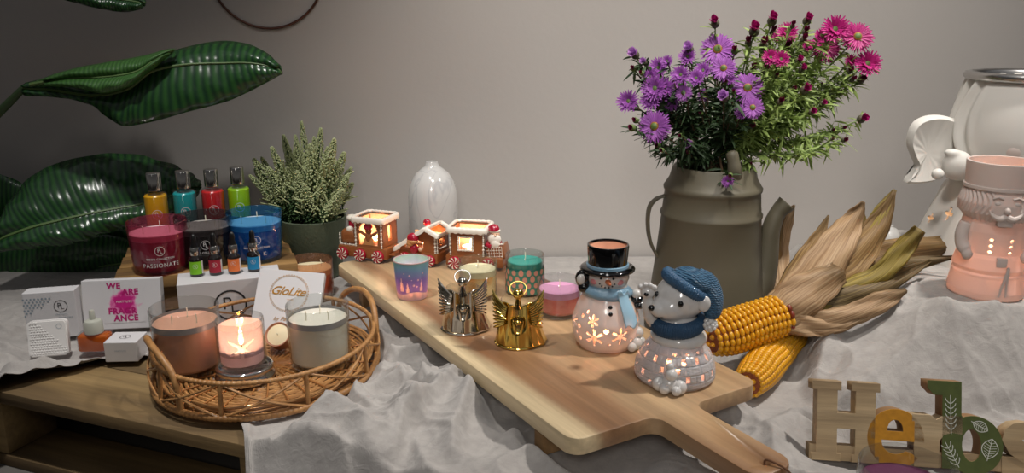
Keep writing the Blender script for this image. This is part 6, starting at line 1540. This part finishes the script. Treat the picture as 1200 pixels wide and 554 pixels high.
# ------------------------------------------------------------------ cherub lantern
AP = Vector((.935, 1.475, BOXZ + .002)); at_ = wp(1200, 88, AP.y).z - AP.z
an = thing('cherub_lantern', 'large white ceramic winged cherub lantern with a silver rim, behind the nutcracker', 'lantern', AP, facing(AP) + .1)
mat('cherub_white', '#d9d5ce', .5, transl=.12); mat('cherub_pink', '#d8c8bf', .5, transl=.12)
rm_ = 69 * mpp(AP.y, .45)
def hair(th, z):
    k = (z - (at_ - .17)) / .17
    return .0065 * math.sin(21 * (th + .30 * math.sin(k * 3.0) + .12 * k)) * min(1, max(0, abs(th + .45) - .30) * 3)
def head_r(z):
    f = (at_ - z) / .20; return rm_ * (.93 + .24 * math.sin(min(1, max(0, f)) ** .9 * 2.35) - .38 * max(0, f - .55) ** 1.3)
shell('head', head_r, at_ - .20, at_ - .002, 260, 90, 'cherub_white', an, thick=.004, disp=hair)
MB().lathe([(rm_ * .93, at_ - .010), (rm_ * 1.02, at_ - .009), (rm_ * 1.06, at_ - .005), (rm_ * 1.07, at_ + .001), (rm_ * 1.04, at_ + .005), (rm_ * .96, at_ + .006), (rm_ * .90, at_ + .002), (rm_ * .88, at_ - .006)], seg=72).build('rim', 'silver_satin', an, angle=60)
# face: nose, lips, cheeks turned to the right-front
mb = MB(); fa = .25; hc_ = lambda th, z, r: Vector((r * math.sin(th), -r * math.cos(th), z)); zf = at_ - .115
mb.ell(hc_(fa, zf, rm_ * 1.11), (.009, .009, .011)); mb.ell(hc_(fa + .42, zf - .008, rm_ * 1.04), (.022, .014, .020)); mb.ell(hc_(fa - .42, zf - .008, rm_ * 1.04), (.022, .014, .020)); mb.ell(hc_(fa, zf - .050, rm_ * .98), (.016, .014, .014))
mb.tube([hc_(fa - .10, zf - .028, rm_ * 1.08), hc_(fa, zf - .031, rm_ * 1.10), hc_(fa + .10, zf - .028, rm_ * 1.08)], .0035, 8)
for sg in (-1, 1): mb.tube([hc_(fa + sg * .16, zf + .020, rm_ * 1.115), hc_(fa + sg * .28, zf + .015, rm_ * 1.11), hc_(fa + sg * .40, zf + .021, rm_ * 1.10)], .0022, 6)
mb.build('face', 'cherub_pink', an)
# robe with star cut-outs
rb_top = at_ - .19
def robe_r(z): f = z / rb_top; return float(np.interp(f, [0, .1, .5, .85, 1.0], [.166, .162, .142, .124, .112]))
def robe_hole(th, z):
    for cth, cz, R_ in ((-1.22, .070, .0105), (-.92, .088, .0125), (-.55, .065, .011), (-.2, .11, .012), (.2, .07, .012)):
        x, y = (th - cth) * .140, z - cz; r = math.hypot(x, y)
        if r < R_:
            a = math.atan2(x, y); s = abs(math.cos(2 * a)) ** 2.2
            if r < R_ * (.32 + .68 * s): return True
    return False
shell('robe', robe_r, 0, rb_top + .01, 300, 140, 'cherub_white', an, hole=robe_hole, thick=.004, disp=lambda th, z: .004 * math.sin(th * 9 + 1) * max(0, 1 - z / rb_top) ** .5)
MB().lathe([(0, 0), (.14, 0), (.14, .003), (0, .003)], seg=40).build('base', 'cherub_white', an)
# praying arm and curl of sleeve at the left side
def L_(px, py, Y): 
    bpy.context.view_layer.update(); return an.matrix_world.inverted() @ wp(px, py, Y)
mb = MB(); 0 and mb.tube(catmull([L_(1128, 172, 1.42), L_(1112, 190, 1.42), L_(1108, 203, 1.42), L_(1122, 212, 1.42), L_(1150, 212, 1.42)], 5), [.010, .010, .011, .011, .012, .013, .013, .014, .014, .014, .014, .014, .013, .013, .012, .012, .012, .012, .012, .012, .012], 14)
mb.ell(L_(1099, 204, 1.42), (.012, .012, .011)); mb.ell(L_(1116, 179, 1.44), (.014, .014, .008)); mb.ell(L_(1122, 194, 1.44), (.026, .022, .028))
mb.ell(L_(1160, 204, 1.46), (.075, .05, .020)); o = mb.build('sleeve', 'cherub_white', an); remesh(o, .003, 14)
wing_px = [(1118, 139), (1103, 135), (1086, 136), (1072, 143), (1065, 156), (1064, 170), (1069, 184), (1073, 194), (1067, 205), (1060, 213), (1072, 214), (1088, 212), (1100, 206), (1112, 196), (1122, 170)]
def wing(pxs, Y, nm):
    P = [L_(x, y, Y) for x, y in pxs]; c = sum(P, Vector()) / len(P); nrm = (P[2] - c).cross(P[7] - c).normalized(); P = catmull(P + [P[0]], 4)[:-1]; K = len(P); mb = MB(); rings = []
    for s_, k in ((0, 0), (.35, .010), (.7, .012), (.92, .016), (1.0, .008), (1.0, -.006), (.9, -.010), (0, -.010)):
        if s_ == 0: rings.append([mb.bm.verts.new(c + nrm * (.008 if k == 0 else k))]); continue
        rings.append([mb.bm.verts.new(c.lerp(p, s_) + nrm * (k + (.0010 * math.sin(i * 1.6) if s_ in (.7,) else 0))) for i, p in enumerate(P)])
    for a, b in zip(rings[:-1], rings[1:]):
        for i in range(K):
            j = (i + 1) % K
            if len(a) == 1: mb.bm.faces.new((a[0], b[i], b[j]))
            elif len(b) == 1: mb.bm.faces.new((a[i], b[0], a[j]))
            else: mb.bm.faces.new((a[i], b[i], b[j], a[j]))
    return mb.build(nm, 'cherub_white', an, merge=True)
wing(wing_px, 1.50, 'wing')
glow(AP + Vector((-.02, -.02, .10)), .5, (1, .50, .22))
tealight(an, .0035)

mat('ornament_white', '#dedcd8', .3, coat=.3)
orn = MB().ell((0, 0, .020), (.020, .020, .020), u=32, v=20).lathe([(0, .038), (.005, .038), (.005, .043), (0, .043)], seg=12).build('ornament', 'ornament_white', loc=(.745, 1.545, BOXZ + .001))
tag(orn, 'small round white ornament half hidden between the corn husk and the cherub', 'ornament')
# ------------------------------------------------------------------ lights of the room, an added frontal fill and invented world patches
w = bpy.data.worlds.new('world'); scene.world = w; w.use_nodes = True; nt = w.node_tree; bg = nt.nodes['Background']
tcw = nt.nodes.new('ShaderNodeTexCoord'); sep = nt.nodes.new('ShaderNodeSeparateXYZ'); nt.links.new(tcw.outputs['Generated'], sep.inputs[0])
ramp = nt.nodes.new('ShaderNodeValToRGB'); mrw = nt.nodes.new('ShaderNodeMapRange'); mrw.inputs[1].default_value = -1; mrw.inputs[2].default_value = 1; nt.links.new(sep.outputs['Z'], mrw.inputs[0]); nt.links.new(mrw.outputs[0], ramp.inputs[0])
e = ramp.color_ramp.elements; e[0].position = .30; e[0].color = lin('#2a2724'); e[1].position = .95; e[1].color = lin('#d8d8dc')
for p_, c_ in ((.48, '#3a3735'), (.55, '#8a8886'), (.68, '#6d6c6d')): ramp.color_ramp.elements.new(p_).color = lin(c_)
wv_ = nt.nodes.new('ShaderNodeTexVoronoi'); wv_.inputs['Scale'].default_value = 2.2; nt.links.new(tcw.outputs['Generated'], wv_.inputs['Vector'])
mr2 = nt.nodes.new('ShaderNodeMapRange'); mr2.inputs[1].default_value = .12; mr2.inputs[2].default_value = .22; mr2.inputs[3].default_value = 3.0; mr2.inputs[4].default_value = .75; nt.links.new(wv_.outputs['Distance'], mr2.inputs[0])  # invented bright patches in the world, for chrome and glass to reflect
mm_ = nt.nodes.new('ShaderNodeMix'); mm_.data_type = 'RGBA'; mm_.blend_type = 'MULTIPLY'; mm_.inputs['Factor'].default_value = 1; mm_.clamp_result = False
nt.links.new(ramp.outputs[0], mm_.inputs[6]); nt.links.new(mr2.outputs[0], mm_.inputs[7]); nt.links.new(mm_.outputs[2], bg.inputs[0]); bg.inputs[1].default_value = .42
def spot(name, loc, tgt, W, ang, blend, r, col):
    ld = bpy.data.lights.new(name, 'SPOT'); ld.energy = W; ld.spot_size = math.radians(ang); ld.spot_blend = blend; ld.shadow_soft_size = r; ld.color = col
    o = bpy.data.objects.new(name, ld); COL.objects.link(o); o.location = loc; o.rotation_euler = (Vector(tgt) - Vector(loc)).to_track_quat('-Z', 'Y').to_euler(); return o
spot('ceiling_or_fill_spot', (1.05, 1.25, 1.75), (.34, 1.18, .0), 105, 64, 1.0, .045, (1, .95, .89))
spot('ceiling_or_fill_spot', (.05, .35, 2.25), (.50, 1.95, .60), 190, 54, 1.0, .16, (1, .96, .91))
spot('ceiling_or_fill_spot', (-.2, -1.6, 1.7), (.30, 1.25, .12), 85, 32, 1.0, .35, (1, .97, .93))  # added soft frontal fill for dim front faces, not a lamp of the room
spot('ceiling_or_fill_spot', (-.50, .90, 2.2), (-.54, 1.38, .0), 122, 45, 1.0, .06, (1, .97, .93))
scene.view_settings.view_transform = 'Standard'; scene.view_settings.look = 'None'; scene.view_settings.gamma = 1; scene.view_settings.exposure = 0
try: scene.view_settings.use_curve_mapping = False
except Exception: pass
